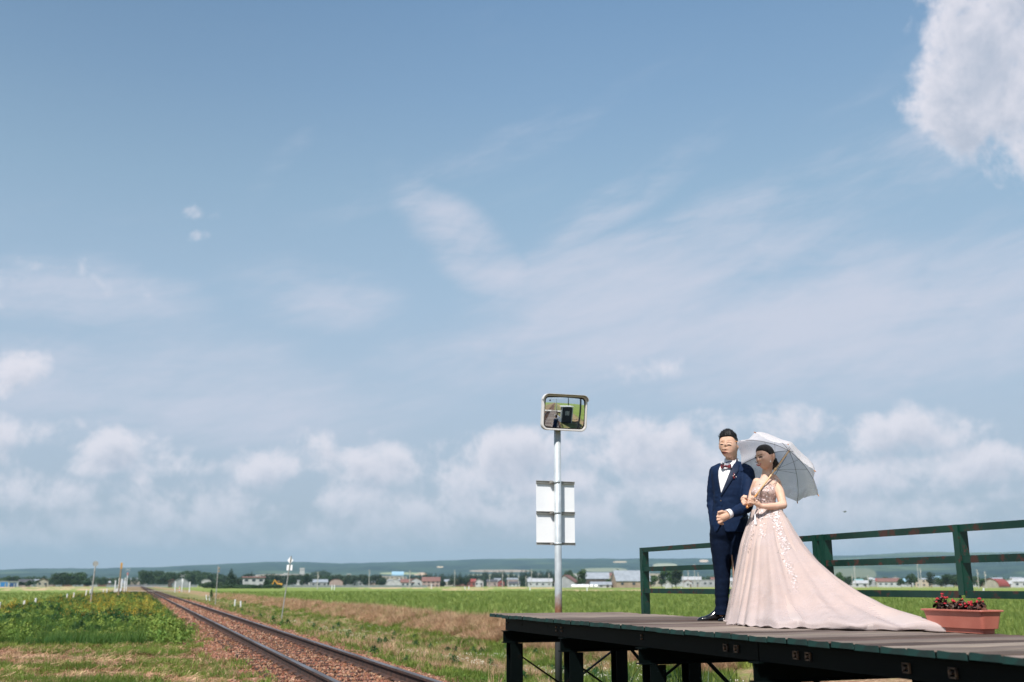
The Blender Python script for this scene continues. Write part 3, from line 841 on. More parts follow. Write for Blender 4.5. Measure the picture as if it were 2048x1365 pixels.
def rail_bar(y0, y1, z, h=.05, d=.045):
    mb = MB(); mb.box(RQ(RX + .008, (y0 + y1) / 2, z), (.006, abs(y1 - y0), h)); mb.box(RQ(RX + .008 + d / 2 + .0035, (y0 + y1) / 2, z + h / 2 - .003), (d, abs(y1 - y0), .006))
    rb_ = mb.build('rail', M_green_rail, railing); rb_.data.materials.append(M_rust_edge)
    zt = RQ(0, 0, z + h / 2 - .008)[2]
    for p in rb_.data.polygons:
        if p.center.z > zt: p.material_index = 1
posts = [(10.38, .60, RZ, .055, .075, False), (7.10, .60, RZ, .055, .075, True), (5.60, .98, RZ, .05, .075, False), (3.9, .60, RZ, .055, .075, True), (2.3, .98, RZ, .05, .075, False), (.7, .6, RZ, .055, .075, True),
         (-.9, .98, RZ, .05, .075, False), (-2.5, .6, RZ, .055, .075, True), (-4.1, .98, RZ, .05, .075, False), (-5.7, .6, RZ, .055, .075, True)]
for p in posts:
    angle_post(p[0], p[1], p[2], p[3], p[4], False)
    if p[5]: angle_post(p[0] + .10, p[1], p[2], .045, .075, False)
yy = [p[0] for p in posts]
for a, b in zip(yy[:-1], yy[1:]):
    for z in (1.435, 1.222, .985): rail_bar(a - .02, b + .02, z)
# ------------------------------------------------------------------ convex mirror on a galvanised pole
M_galv = mat('galvanised_steel', (.40, .44, .47), (.50, .54, .57), scale=6, rough=.45, metal=.25, spec=.5)
def pole_material():
    m = mat('galvanised_pole', (.42, .46, .49), (.52, .56, .59), scale=7, rough=.45, metal=.2)
    t = m.node_tree; n = NT(t); b = t.nodes['Principled BSDF']
    src = b.inputs['Base Color'].links[0].from_socket
    P = n.node('ShaderNodeNewGeometry').outputs['Position']; x, y, z = n.sep(P)
    f = n.smooth(z + (n.noise(P, 9, 5, .7) - .5) * .35, .72, 1.02, 1.0, 0.0) * n.smooth(z, .52, .70)
    c = n.mix(f, X(n, src), n.mix(n.smooth(n.noise(P, 30, 4, .6), .3, .7), (.34, .17, .10), (.24, .10, .055)))
    c = n.mix(n.smooth(z, .45, .65, 1.0, 0.0), c, (.09, .10, .105))  # pole darkened below the deck, the shade there painted into its colour
    t.links.new(c.s, b.inputs['Base Color']); return m
M_sign_back = mat('white_sign_back', (.86, .87, .89), (.80, .82, .86), scale=2, rough=.35)
M_alu = mat('aluminium_channel', (.34, .32, .30), (.45, .43, .40), scale=8, rough=.4, metal=.4)
M_frame = mat('mirror_frame_pale', (.70, .67, .66), rough=.35, spec=.6)
M_gasket = mat('black_gasket', (.012, .010, .010), rough=.5)
M_orange = mat('orange_hood', (.62, .17, .03), rough=.4)
M_mirror = mat('mirror_glass', (.86, .90, .92), rough=.0, metal=1.0)
PX_, PY_ = 4.905, 11.75
mp = empty('traffic_mirror', (PX_, PY_, -.45), label='rectangular convex mirror on grey pole with two white sign backs', cat='mirror')
def MQ(x, y, z): return (x - PX_, y - PY_, z + .45)
mb = MB(); mb.tube([MQ(PX_ - .012, PY_, -.45), MQ(PX_, PY_, 1.0), MQ(PX_ + .012, PY_, 3.28)], .0445, 24); mb.build('pole', pole_material(), mp, smooth=True)
# mirror body
def rrect(w, h, r, n=7):
    pts = []
    for cx, cy, a0 in ((w - r, h - r, 0), (-w + r, h - r, 90), (-w + r, -h + r, 180), (w - r, -h + r, 270)):
        for i in range(n + 1):
            a = R(a0 + 90 * i / n); pts.append((cx + r * math.cos(a), cy + r * math.sin(a)))
    return pts
MW, MH = .298, .230
face = empty('mirror_head', (0, 0, 0)); face.parent = mp
face.location = MQ(4.955, PY_ - .14, 3.19); face.rotation_euler = (R(9.5), R(.5), R(-6.5))
# inside the head: x right, y away from the viewer, z up
def ringm(w, h, r, y): return [(p[0], y, p[1]) for p in rrect(w, h, r)]
mb = MB(); mb.rings([ringm(MW - .002, MH - .002, .075, .055), ringm(MW, MH, .075, .02), ringm(MW, MH, .075, -.028), ringm(MW - .008, MH - .008, .07, -.036), ringm(MW - .024, MH - .024, .06, -.034), ringm(MW - .026, MH - .026, .058, -.01)], cap=False)
mb.build('frame', M_frame, face, smooth=False)
mb = MB(); mb.rings([ringm(MW - .022, MH - .022, .06, -.012), ringm(MW - .040, MH - .040, .052, -.012)], cap=False); mb.build('gasket', M_gasket, face)
# hood lip over the top and sides, orange underneath
hd = MB()
o_ = rrect(MW + .004, MH + .004, .078); i_ = rrect(MW - .004, MH - .004, .074)
sel = [k for k in range(len(o_)) if o_[k][1] > -.02]
vs = []
sel = sel
ring_o = [(o_[k][0], .02, o_[k][1]) for k in sel]; ring_of = [(o_[k][0] * 1.004, -.036 - .045 * max(0, (o_[k][1] + .02) / MH), o_[k][1] * 1.01) for k in sel]
order = sorted(range(len(sel)), key=lambda q: math.atan2(o_[sel[q]][1] + .1, o_[sel[q]][0]))
A_ = [ring_o[q] for q in order]; B_ = [ring_of[q] for q in order]
hd.add(A_ + B_, [(k, k + 1, len(A_) + k + 1, len(A_) + k) for k in range(len(A_) - 1)])
h = hd.build('hood', M_frame, face)
h.modifiers.new('thick', 'SOLIDIFY').thickness = .004
# back shell
mb = MB(); mb.rings([ringm(MW - .002, MH - .002, .075, .054), ringm(MW * .8, MH * .8, .06, .09), ringm(MW * .3, MH * .3, .03, .10)]); mb.build('back_shell', M_orange, face, smooth=True)
# convex glass
Rm = 1.7
nx_, nz_ = 48, 36; V_ = []; F_ = []; w_, h_ = MW - .036, MH - .036
for j in range(nz_ + 1):
    for i in range(nx_ + 1):
        u, v = -1 + 2 * i / nx_, -1 + 2 * j / nz_
        # squircle mapping gives rounded corners
        X_, Z_ = u * w_ * (1 - .05 * v * v * abs(u) ** 3), v * h_ * (1 - .07 * u * u * abs(v) ** 3)
        V_.append((X_, -.006 - (math.sqrt(Rm * Rm - X_ * X_ - Z_ * Z_) - math.sqrt(Rm * Rm - w_ * w_ - h_ * h_)) * 1.0 , Z_))
for j in range(nz_):
    for i in range(nx_): a = j * (nx_ + 1) + i; F_.append((a, a + 1, a + nx_ + 2, a + nx_ + 1))
mg = np_mesh('mirror_glass', V_, F_); mg.shade_smooth(); link('mirror_glass', mg, face, M_mirror)
mb = MB(); mb.bar(MQ(PX_, PY_, 3.19), MQ(4.95, PY_ - .05, 3.19), .05, .05); mb.build('bracket', M_galv, mp)
# the two sign plates behind the pole, seen from behind, with three channels
for z0, z1 in ((1.945, 2.325), (1.545, 1.925)):
    mb = MB(); mb.box(MQ(4.905, PY_ + .066, (z0 + z1) / 2), (.525, .003, z1 - z0)); mb.build('sign_plate', M_sign_back, mp)
for z in (2.318, 1.935, 1.55):
    mb = MB()
    for dz in (-.013, .013): mb.box(MQ(4.905, PY_ + .052, z + dz), (.53, .024, .006))
    mb.box(MQ(4.905, PY_ + .0605, z), (.53, .006, .030)); ch = mb.build('channel', M_alu, mp)
    mb = MB(); mb.rings([[MQ(PX_ + (.0475) * math.cos(a), PY_ + .0475 * math.sin(a), z + dz) for a in np.linspace(0, 2 * math.pi, 24, endpoint=False)] for dz in (-.016, .016)], cap=False)
    c_ = mb.build('clamp', M_galv, mp, smooth=True); c_.modifiers.new('t', 'SOLIDIFY').thickness = .004
    mb = MB(); mb.box(MQ(PX_ - .075, PY_ + .025, z), (.034, .03, .034)); mb.tube([MQ(PX_ - .075, PY_ - .002, z), MQ(PX_ - .075, PY_ + .02, z)], .008, 6); mb.box(MQ(PX_ + .056, PY_ + .025, z), (.012, .04, .03)); mb.build('clamp_bolt', M_alu, mp)

# ------------------------------------------------------------------ flower box
M_terra = mat('terracotta_plastic', (.44, .135, .098), (.50, .17, .125), scale=5, rough=.42, spec=.45)
M_begleaf = mat('bronze_begonia_leaves', (.030, .012, .010), (.10, .045, .022), scale=6, rough=.4, rnd=.4)
M_begfl = mat('red_begonia_flowers', (.40, .008, .020), (.52, .03, .045), scale=8, rough=.5)
M_soil = mat('potting_soil', (.04, .028, .02), rough=1)
pot = empty('flower_box', (5.19, 5.45, DZ + .002), label='terracotta coloured planter of red begonias beside the end of the dress train', cat='planter')
def potring(hx, hy, z, r=.02, notch=0.):
    pts = rrect(hx, hy, r, 3); return [(p[0], p[1], z) for p in pts]
mb = MB(); mb.rings([potring(.056, .225, 0), potring(.058, .227, .028), potring(.070, .244, .030), potring(.084, .262, .128), potring(.086, .264, .136), potring(.100, .276, .138), potring(.100, .276, .148), potring(.090, .268, .149), potring(.082, .262, .132), potring(.077, .256, .120)])
mb.build('planter', M_terra, pot, bevel=.002)
# raised panel on the long side towards the track
for sx in ():
    mb = MB(); mb.add([(sx * (.077 + .016 * t), y_, .034 + .09 * t) for t in (0, 1) for y_ in (-.10, .13)] + [(sx * (.087 + .016 * t), y_ * .94, .040 + .078 * t) for t in (0, 1) for y_ in (-.10, .13)], [(4, 5, 7, 6), (0, 1, 5, 4), (1, 3, 7, 5), (3, 2, 6, 7), (2, 0, 4, 6)])
    mb.build('panel', M_terra, pot)
mb = MB(); mb.box((0, 0, .126), (.155, .515, .01)); mb.build('soil', M_soil, pot)
def begonia(seed, y, s, n):
    r_ = random.Random(seed)
    pe = empty('begonia', (0, y, .132)); pe.parent = pot
    lf = MB(); fl = MB(); st = MB()
    for i in range(n):
        a = r_.uniform(0, 6.28); el = r_.uniform(.1, 1.5); d = s * r_.uniform(.4, 1)
        c = Vector((math.cos(a) * math.cos(el) * d * .8, math.sin(a) * math.cos(el) * d, .01 + math.sin(el) * d * 1.15))
        if i % 4 == 0: st.tube([(0, 0, 0), c * .5 + Vector((0, 0, .01)), c], .0022, 4)
        nr = (c.normalized() + Vector((r_.uniform(-.6, .6), r_.uniform(-.6, .6), r_.uniform(-.3, .6)))).normalized()
        t_ = nr.orthogonal().normalized(); t_.rotate(Matrix.Rotation(r_.uniform(0, 6.28), 3, nr)); s_ = nr.cross(t_); L_ = r_.uniform(.012, .021)
        pts = [c + t_ * L_ * math.cos(q) + s_ * L_ * .85 * math.sin(q) + nr * L_ * .25 * math.cos(2 * q) for q in np.linspace(0, 6.28, 7)[:-1]]
        lf.add(pts, [tuple(range(6))])
    for i in range(max(5, n // 9)):
        a = r_.uniform(0, 6.28); el = r_.uniform(.5, 1.5); d = s * r_.uniform(.95, 1.3)
        c = Vector((math.cos(a) * math.cos(el) * d * .8, math.sin(a) * math.cos(el) * d, .012 + math.sin(el) * d * 1.15))
        st.tube([(0, 0, 0), c * .6, c], .0018, 4)
        for q in range(3):
            o2 = Vector((r_.uniform(-1, 1), r_.uniform(-1, 1), r_.uniform(-.6, .8))) * .006
            fl.ball(c + o2, (.0065, .0065, .005), 6, 4)
    link('leaves', np_mesh('leaves', lf.v, lf.f), pe, M_begleaf, kind='stuff')
    st.build('stems', M_begleaf, pe); fl.build('flowers', M_begfl, pe)
for args in ((1, .175, .070, 95), (2, .06, .045, 60), (3, -.01, .060, 80), (4, -.09, .036, 40), (5, -.165, .055, 80)): begonia(*args)

# ------------------------------------------------------------------ behind the camera, seen in the mirror: shelter, poles, crossing
hut = empty('waiting_shelter', (7.4, -1.2, -.5), label='dark waiting shelter with pale trim reflected in the mirror', cat='shelter')
M_hut = mat('dark_boards', (.03, .032, .035), (.05, .05, .052), scale=3, stretch=(8, 8, .5), rough=.8)
M_trim = mat('pale_trim', (.62, .62, .60), rough=.6)
mb = MB(); mb.box((0, 0, 1.5), (2.2, 3.0, 3.0)); mb.build('wall', M_hut, hut)
mb = MB(); mb.prism([(-1.35, 3.0), (1.35, 3.15), (1.35, 3.27), (-1.35, 3.12)], -1.75, 1.75); mb.build('roof', M_trim, hut)
for x_, y_ in ((-1.12, 1.52), (1.12, 1.52)): mb = MB(); mb.box((x_, y_, 1.5), (.16, .06, 2.98)); mb.build('corner_board', M_trim, hut)
mb = MB(); mb.box((.0, 1.52, 1.9), (.7, .05, .8)); w_ = mb.build('window', mat('pale_pane', (.30, .32, .30), rough=.1), hut)  # pane in one even pale grey
for x_ in (-.37, 0, .37): mb = MB(); mb.box((x_, 1.55, 1.9), (.05, .03, .86)); mb.build('frame', M_trim, w_)
mb = MB(); mb.box((-1.12, 0, 1.2), (.06, .9, 2.0)); mb.build('door', M_trim, hut)
for (x_, y_, h_, lb) in ((8.35, 4.6, 8.5, 'dark utility pole near the platform, right in the mirror'), (8.6, -4.5, 8.5, 'thin utility pole behind the shelter, in the mirror')):
    e = empty('utility_pole', (x_, y_, -.6), label=lb, cat='utility pole'); mb = MB(); mb.tube([(0, 0, 0), (0, 0, h_)], [.15, .10], 10); mb.build('pole', M_conc_d if 'M_conc_d' in globals() else mat('dark_pole', (.05, .055, .06), rough=.8), e)
    mb = MB(); mb.box((0, 0, h_ - .5), (1.5, .1, .1)); mb.build('crossarm', M_hut, e)
mb = MB(); mb.box((0, 0, -.03), (1.75, 4, .08)); mb.box((4.2, 0, -.1), (6.2, 4, .12)); mb.box((-4.2, 0, -.1), (6.2, 4, .12))
mb.build('level_crossing', mat('pale_crossing', (.48, .44, .38), rough=.9), loc=(2.72, -13, 0), label='pale level crossing behind the platform, seen in the mirror', cat='level crossing')
e = empty('signal_gantry', (5.6, -17, -.3), label='grey post with an arm over the track, seen in the mirror', cat='signal')
mb = MB(); mb.tube([(0, 0, 0), (0, 0, 5.2)], .11, 10); mb.build('pole', M_galv, e); mb = MB(); mb.tube([(0, 0, 5.0), (-3.4, 0, 5.0)], .06, 8); mb.build('arm', M_galv, e); mb = MB(); mb.box((-3.1, 0, 4.5), (.7, .15, .6)); mb.build('signal_head', M_gasket, e)
# ------------------------------------------------------------------ tools for figures
class Fig:
    """local frame of a standing figure: x to the right as seen from the track, y away, z up; origin on the deck"""
    def __init__(self, x0, D, name, **k):
        d = ray(x0, 1200); t = D / d.dot(_h); p = Vector((0, 0, CAM_Z)) + d * t
        self.o = Vector((p.x, p.y, DZ)); self.D = D
        self.root = empty(name, self.o, -YAW, **k)
        self.M = Matrix.Translation(self.o) @ Matrix.Rotation(-YAW, 4, 'Z'); self.Mi = self.M.inverted()
        self.eye = self.Mi @ Vector((0, 0, CAM_Z))
        self.s = D / math.cos(PITCH) / _f * 1.0
    def L(self, x, y, dv=0.):
        d = ray(x, y); t = (self.D + dv) / d.dot(_h)
        return self.Mi @ (Vector((0, 0, CAM_Z)) + d * t)
    def W(self, p): return self.Mi @ Vector(p)
    def r(self, n): return n * self.s
def vox(mb, voxel, smooth=2, name='m', passes=()):
    """fuse overlapping closed pieces into one continuous skin"""
    me = mb.mesh(name); o = bpy.data.objects.new('tmp', me); C.objects.link(o)
    q = o.modifiers.new('r', 'REMESH'); q.mode = 'VOXEL'; q.voxel_size = voxel; q.use_smooth_shade = True
    if smooth:
        q = o.modifiers.new('s', 'SMOOTH'); q.factor = .5; q.iterations = smooth
    dg = bpy.context.evaluated_depsgraph_get(); dg.update()
    ev = o.evaluated_get(dg); out = bpy.data.meshes.new_from_object(ev)
    bpy.data.objects.remove(o); bpy.data.meshes.remove(me)
    out.name = name; out.materials.clear(); out.shade_smooth(); return out
def chain(mb, fig, pts, n=12):
    """tapered limb through (x, y, depth, radius in photo units)"""
    P = [fig.L(a, b, c) for a, b, c, _ in pts]; rr = [fig.r(q[3]) for q in pts]
    # resample for a smooth bend
    mb.tube(P, rr, n)
    for p, r_ in zip(P, rr): mb.ball(p, r_, n, 8)
def srings(fig, rows, n=28, ex=2.4, dy=0., turn=0.):
    """rows: (y, xl, xr, depth_half, depth_centre) -> rings"""
    out = []
    for (y, xl, xr, dh, dc) in rows:
        a, b = fig.L(xl, y, dc), fig.L(xr, y, dc); c = (a + b) / 2; hw = (b.x - a.x) / 2
        ring = []
        for k in range(n):
            q = 2 * math.pi * k / n; cs, sn = math.cos(q), math.sin(q)
            ring.append(Vector((c.x + math.copysign(abs(cs) ** (2 / ex), cs) * hw, c.y + math.copysign(abs(sn) ** (2 / ex), sn) * dh, c.z)))
        out.append(ring)
    return out
def dens(rows, k=3):
    """smooth in-between rows"""
    rows = [np.array(r, float) for r in rows]; out = []
    ys = np.array([r[0] for r in rows]); A = np.array(rows)
    for i in range(len(rows) - 1):
        for j in range(k):
            t = j / k; p0, p1, p2, p3 = A[max(i - 1, 0)], A[i], A[i + 1], A[min(i + 2, len(rows) - 1)]
            out.append(tuple(.5 * (2 * p1 + (p2 - p0) * t + (2 * p0 - 5 * p1 + 4 * p2 - p3) * t * t + (3 * p1 - 3 * p2 + p3 - p0) * t ** 3)))
    out.append(tuple(A[-1])); return out
def displace(me, fn):
    n = len(me.vertices); nr = np.empty(n * 3, dtype=np.float32); co = np.empty(n * 3, dtype=np.float32)
    me.vertex_normals.foreach_get('vector', nr); me.vertices.foreach_get('co', co)
    nr = nr.reshape(-1, 3); co = co.reshape(-1, 3)
    a = np.array([fn(Vector(p)) for p in co.tolist()], dtype=np.float32)
    me.vertices.foreach_set('co', (co + nr * a[:, None]).ravel()); me.update()
def bvh_of(me): return BVHTree.FromPolygons([v.co[:] for v in me.vertices], [p.vertices[:] for p in me.polygons])
def decal(fig, bvh, poly, name, m, parent, off=.003, step=1.5, thick=.0, puff=0., inside=0.):
    """a thin piece of cloth (or a lip, a brow) that lies on the surface below it"""
    n = len(poly); xs = [p[0] for p in poly]; ys = [p[1] for p in poly]
    bound = []
    for i in range(n):
        a, b = Vector(poly[i]), Vector(poly[(i + 1) % n]); k = max(1, int((b - a).length / step))
        bound += [a + (b - a) * j / k for j in range(k)]
    def ins(x, y):
        c = False; j = n - 1
        for i in range(n):
            if (poly[i][1] > y) != (poly[j][1] > y) and x < (poly[j][0] - poly[i][0]) * (y - poly[i][1]) / (poly[j][1] - poly[i][1]) + poly[i][0]: c = not c
            j = i
        return c
    pts = [Vector((p[0], p[1])) for p in bound]; nb = len(pts)
    y = min(ys) + step / 2
    while y < max(ys):
        x = min(xs) + step / 2
        while x < max(xs):
            if ins(x, y) and min((Vector((x, y)) - q).length for q in pts[:nb]) > step * .5: pts.append(Vector((x, y)))
            x += step
        y += step
    vs, es, fs, *_ = delaunay_2d_cdt(pts, [], [list(range(nb))], 1, 1e-5)
    out = []; last = None; hits = []
    for v in vs:
        P = fig.L(v.x, v.y, 0); d = (P - fig.eye).normalized()
        h_ = bvh.ray_cast(fig.eye, d)
        hits.append((h_[0], h_[1], d) if h_[0] is not None else None)
    good = [h_ for h_ in hits if h_]
    if not good: return None
    for i, v in enumerate(vs):
        if hits[i]: p, nr, d = hits[i]; 
        else:
            j = min((q for q in range(len(vs)) if hits[q]), key=lambda q: (vs[q] - v).length); p0, nr, _d = hits[j]
            P = fig.L(v.x, v.y, 0); d = (P - fig.eye).normalized(); p = fig.eye + d * (p0 - fig.eye).length
        e = 0.
        if puff: e = puff * min(1, min((v - q).length for q in pts[:nb]) / (2.5 * step))
        out.append(p - d * (off + e))
    me = np_mesh(name, [p[:] for p in out], [tuple(f) for f in fs]); me.shade_smooth()
    o = link(name, me, parent, m)
    if thick:
        q = o.modifiers.new('t', 'SOLIDIFY'); q.thickness = thick; q.offset = 0
    return o
def head_grid(w=.075, b=.095, c=.114, nose=.020, chin=.008, jaw=.30, cheek=.004, smile=0., nu=72, nv=56):
    """head as a shaped surface: front is -y, up is +z"""
    V_ = []
    for j in range(nv + 1):
        el = -math.pi / 2 + math.pi * j / nv
        for i in range(nu):
            a = 2 * math.pi * i / nu
            x, y, z = math.cos(el) * math.sin(a), -math.cos(el) * math.cos(a), math.sin(el)
            # fuller forehead and cheeks than a plain ellipsoid
            k = (abs(x) ** 2.35 + abs(y) ** 2.35 + abs(z) ** 2.35) ** (-1 / 2.35)
            x, y, z = x * k * w, y * k * b, z * k * c
            t = max(0., -z / c)
            x *= 1 - jaw * t ** 1.6; y = y * (1 - .06 * t) if y < 0 else y * (1 - .55 * t ** 1.2)
            if z > .03: x *= 1 - .10 * ((z - .03) / c)
            if y < 0:
                f = -y / b
                y = -b * f ** .92 if f > 0 else y
                g = lambda cx, cz, sx, sz: math.exp(-((x - cx) / sx) ** 2 - ((z - cz) / sz) ** 2)
                d = nose * 1.1 * g(0, -.018, .0090, .012) + nose * .55 * g(0, -.004, .008, .018) + .35 * nose * g(0, .018, .007, .016) + nose * .35 * (g(.012, -.022, .006, .007) + g(-.012, -.022, .006, .007))
                d -= .0060 * (g(.031, .014, .017, .010) + g(-.031, .014, .017, .010))
                d += .0
                d += .0012 * (g(.03, .031, .02, .008) + g(-.03, .031, .02, .006))
                d += (cheek + smile * .005) * (g(.042, -.018 + smile * .004, .018, .016) + g(-.042, -.018 + smile * .004, .018, .016))
                d += .006 * g(0, -.052, .026, .014) + .0035 * g(0, -.046, .016, .004) + .004 * g(0, -.056, .014, .004) - .003 * g(0, -.0505, .018 + .006 * smile, .0022)
                d += chin * g(0, -.086, .030, .020) - .003 * g(0, -.070, .018, .006)
                y -= d * min(1, f * 1.6)
            V_.append((x, y, z))
    F_ = [(j * nu + i, j * nu + (i + 1) % nu, (j + 1) * nu + (i + 1) % nu, (j + 1) * nu + i) for j in range(nv) for i in range(nu)]
    return V_, F_
def ear(mb, M, side, s=1.):
    for (dy, dz, ry, rz, dx) in ((.012, .004, .017 * s, .031 * s, .0155), (.008, -.016, .011 * s, .016 * s, .010)):
        rr = M @ Vector((side * (.0735 + dx), dy, dz))
        mb.ball(rr, (.0095, ry, rz), 10, 8, M=M.to_3x3().to_4x4() @ Matrix.Rotation(side * R(-18), 4, 'Z'))

M_skin_m = mat('skin_man', (.63, .40, .295), (.56, .34, .24), scale=18, rough=.6, sss=.12, spec=.2)
M_skin_w = mat('skin_woman', (.68, .44, .335), (.62, .39, .29), scale=18, rough=.58, sss=.12, spec=.22)
M_lip_m = mat('lips', (.38, .12, .09), rough=.45); M_lip_w = mat('lipstick', (.42, .018, .035), rough=.35)
M_teeth = mat('teeth', (.85, .80, .74), rough=.3)
M_hair = mat('black_hair', (.005, .0045, .0045), (.012, .010, .009), scale=70, stretch=(1, 1, .3), rough=.5, spec=.25, bump=.004, bscale=90)
M_brow = mat('brow_hair', (.20, .10, .066), rough=.9); M_lash = mat('closed_lashes', (.022, .012, .010), rough=.8)
M_suit = mat('navy_suit', (.0022, .011, .040), (.0034, .015, .050), scale=40, rough=.8, spec=.2, bump=.0006, bscale=400)
M_lapel = mat('navy_lapel', (.0022, .011, .038), rough=.6, spec=.3)
M_trouser = mat('navy_trousers', (.0014, .0055, .019), (.0020, .0075, .025), scale=40, rough=.85, spec=.15)
M_shirt = mat('white_shirt', (.80, .79, .82), rough=.6, bump=.0006, bscale=80)
M_bow = mat('dark_red_check', (.012, .010, .016), (.22, .02, .035), scale=55, rough=.5, lo=.5, hi=.56)
M_shoe = mat('black_leather', (.008, .008, .010), rough=.16, spec=.7)

# ------------------------------------------------------------------ the groom
gm = Fig(1452, 9.0, 'person', label='man in navy suit and bow tie standing arm in arm at left', cat='person', group='the couple on the platform')
g = gm.root
Hc = gm.L(1457.8, 891.5, .02); Hs = 1.0
HM = Matrix.Translation(Hc) @ Matrix.Rotation(R(-29), 4, 'Z') @ Matrix.Rotation(R(-6), 4, 'X') @ Matrix.Rotation(R(-2), 4, 'Y')
hv, hf = head_grid(w=.0805, b=.096, c=.118, nose=.018, jaw=.17, cheek=.004, chin=.014)
body = MB()
body.add([HM @ Vector(v) for v in hv], hf)
for sd in (-1, 1): ear(body, HM, sd)
chain(body, gm, [(1463, 905, .055, 11.2), (1462, 927, .05, 11.6), (1463, 945, .04, 15)])
body.rings(srings(gm, [(938, 1438, 1492, .075, .03), (950, 1432, 1497, .095, .02), (985, 1434, 1490, .10, .0), (1020, 1436, 1486, .095, .0), (1050, 1432, 1488, .10, 0), (1072, 1432, 1488, .09, 0)]))
chain(body, gm, [(1431, 948, .10, 9), (1423, 1003, .13, 7.5), (1428, 1046, .05, 6), (1433, 1062, .03, 6)])
chain(body, gm, [(1497, 950, -.08, 9), (1496, 1012, -.20, 7.5), (1462, 1028, -.31, 5.6)])
chain(body, gm, [(1446, 1062, .03, 15), (1444, 1140, .03, 11), (1443, 1226, .06, 7)])
chain(body, gm, [(1474, 1062, -.02, 15), (1476, 1140, -.04, 11), (1478, 1226, .0, 7)])
# fist of his left hand across the jacket, knuckles to the left
chain(body, gm, [(1462, 1028, -.315, 5.6), (1452, 1032, -.325, 7.6), (1446, 1035, -.325, 8.2)])
for i, (ax, ay, bx, by, cx_, cy_) in enumerate([(1443, 1028, 1436.5, 1028.5, 1437, 1032.5), (1441.5, 1033, 1435, 1034, 1436.5, 1038), (1442, 1038, 1435.5, 1040, 1438, 1043.5), (1445, 1042, 1438, 1046, 1441, 1048)]):
    chain(body, gm, [(ax, ay, -.335, 3.0), (bx, by, -.34, 2.6), (cx_, cy_, -.315, 2.3), (cx_ + 5, cy_ + .5, -.31, 2.1)], 8)
chain(body, gm, [(1452, 1026, -.335, 3.2), (1444, 1023.5, -.35, 2.8), (1437, 1025, -.352, 2.3)], 8)
bme = vox(body, .0042, 2, 'body'); bme.materials.append(M_skin_m)
link('body', bme, g); gb = bvh_of(bme)
# features of the face, lying on it
Z1 = lambda pts: [(1425 + a / 13.65, 855 + b / 13.65) for a, b in pts]
decal(gm, gb, Z1([(212, 460), (250, 452), (300, 464), (298, 484), (250, 488), (214, 488)]), 'eye', M_lash, g, .0012, .7)
decal(gm, gb, Z1([(404, 472), (450, 462), (516, 484), (510, 506), (455, 500), (404, 498)]), 'eye', M_lash, g, .0012, .7)
decal(gm, gb, Z1([(220, 402), (250, 386), (306, 404), (304, 418), (250, 404), (224, 416)]), 'eyebrow', M_brow, g, .0014, .7)
decal(gm, gb, Z1([(388, 420), (440, 398), (536, 424), (534, 438), (440, 416), (392, 436)]), 'eyebrow', M_brow, g, .0014, .7)
decal(gm, gb, Z1([(248, 682), (285, 655), (310, 662), (350, 660), (424, 688), (370, 722), (315, 733), (275, 715)]), 'lips', M_lip_m, g, .0012, .8, puff=.002)
decal(gm, gb, Z1([(246, 674), (300, 676), (424, 684), (424, 698), (300, 698), (248, 690)]), 'mouth_line', M_lash, g, .004, .7)
M_nose_shadow = mat('nose_shadow_brown', (.16, .055, .035), rough=.8)
decal(gm, gb, Z1([(258, 594), (300, 604), (380, 594), (372, 622), (310, 624), (264, 618)]), 'nostrils_and_nose_shadow', M_nose_shadow, g, .001, .7)  # nostrils together with the shadow under the nose, painted as a brown patch
def hair_mesh(HM, V_, F_, line, thick, noise_amp, nscale=55., seed=0):
    out = []
    for (x, y, z) in V_:
        m_ = line(x, y, z)                      # >0 inside the hair
        p = Vector((x, y, z)); n_ = Vector((x / .006, y / .009, z / .012)).normalized()
        k = max(0, min(1, m_ / .012))
        q = Vector((x, y, z)) * nscale
        out.append(p + n_ * (-.006 + k * (.006 + thick(x, y, z) + noise_amp * k * (mnoise.noise(q + Vector((seed, 0, 0))) + .6 * mnoise.noise(q * 2.3)))))
    return [HM @ v for v in out], F_
hv2, hf2 = head_grid(w=.0785, b=.096, c=.118, nose=0, nu=150, nv=110, jaw=.15)
def man_line(x, y, z):
    a = np.interp(y, [-.10, -.078, -.062, -.048, -.034, -.006, .002, .028, .04, .1], [.058, .057, .050, .032, -.004, -.010, .028, .030, -.035, -.055])
    return z - a
def man_thick(x, y, z): return .003 + .017 * max(0, (z - .03) / .08) ** 1.2 + .006 * (y < -.03) * max(0, (z - .05) / .05)
v_, f_ = hair_mesh(HM, hv2, hf2, man_line, man_thick, .0045, 60)
hb = MB(); hb.add(v_, f_)
r_ = random.Random(4)   # upswept tufts that break the outline
for _ in range(700):
    a, e = r_.uniform(0, 6.28), r_.uniform(.55, 1.5)
    p = Vector((.078 * math.cos(e) * math.sin(a), -.094 * math.cos(e) * math.cos(a), .122 * math.sin(e)))
    if man_line(p.x, p.y, p.z) < .008: continue
    d = (p.normalized() + Vector((r_.uniform(-.3, .3), -.35, .5))).normalized(); L_ = r_.uniform(.018, .040)
    b0 = p * 1.02
    hb.tube([HM @ b0, HM @ (b0 + d * L_ * .6), HM @ (b0 + d * L_ + Vector((-.006, 0, -.002)))], [.0045, .0028, .0004], 5)
hb.build('hair', M_hair, g, smooth=True)
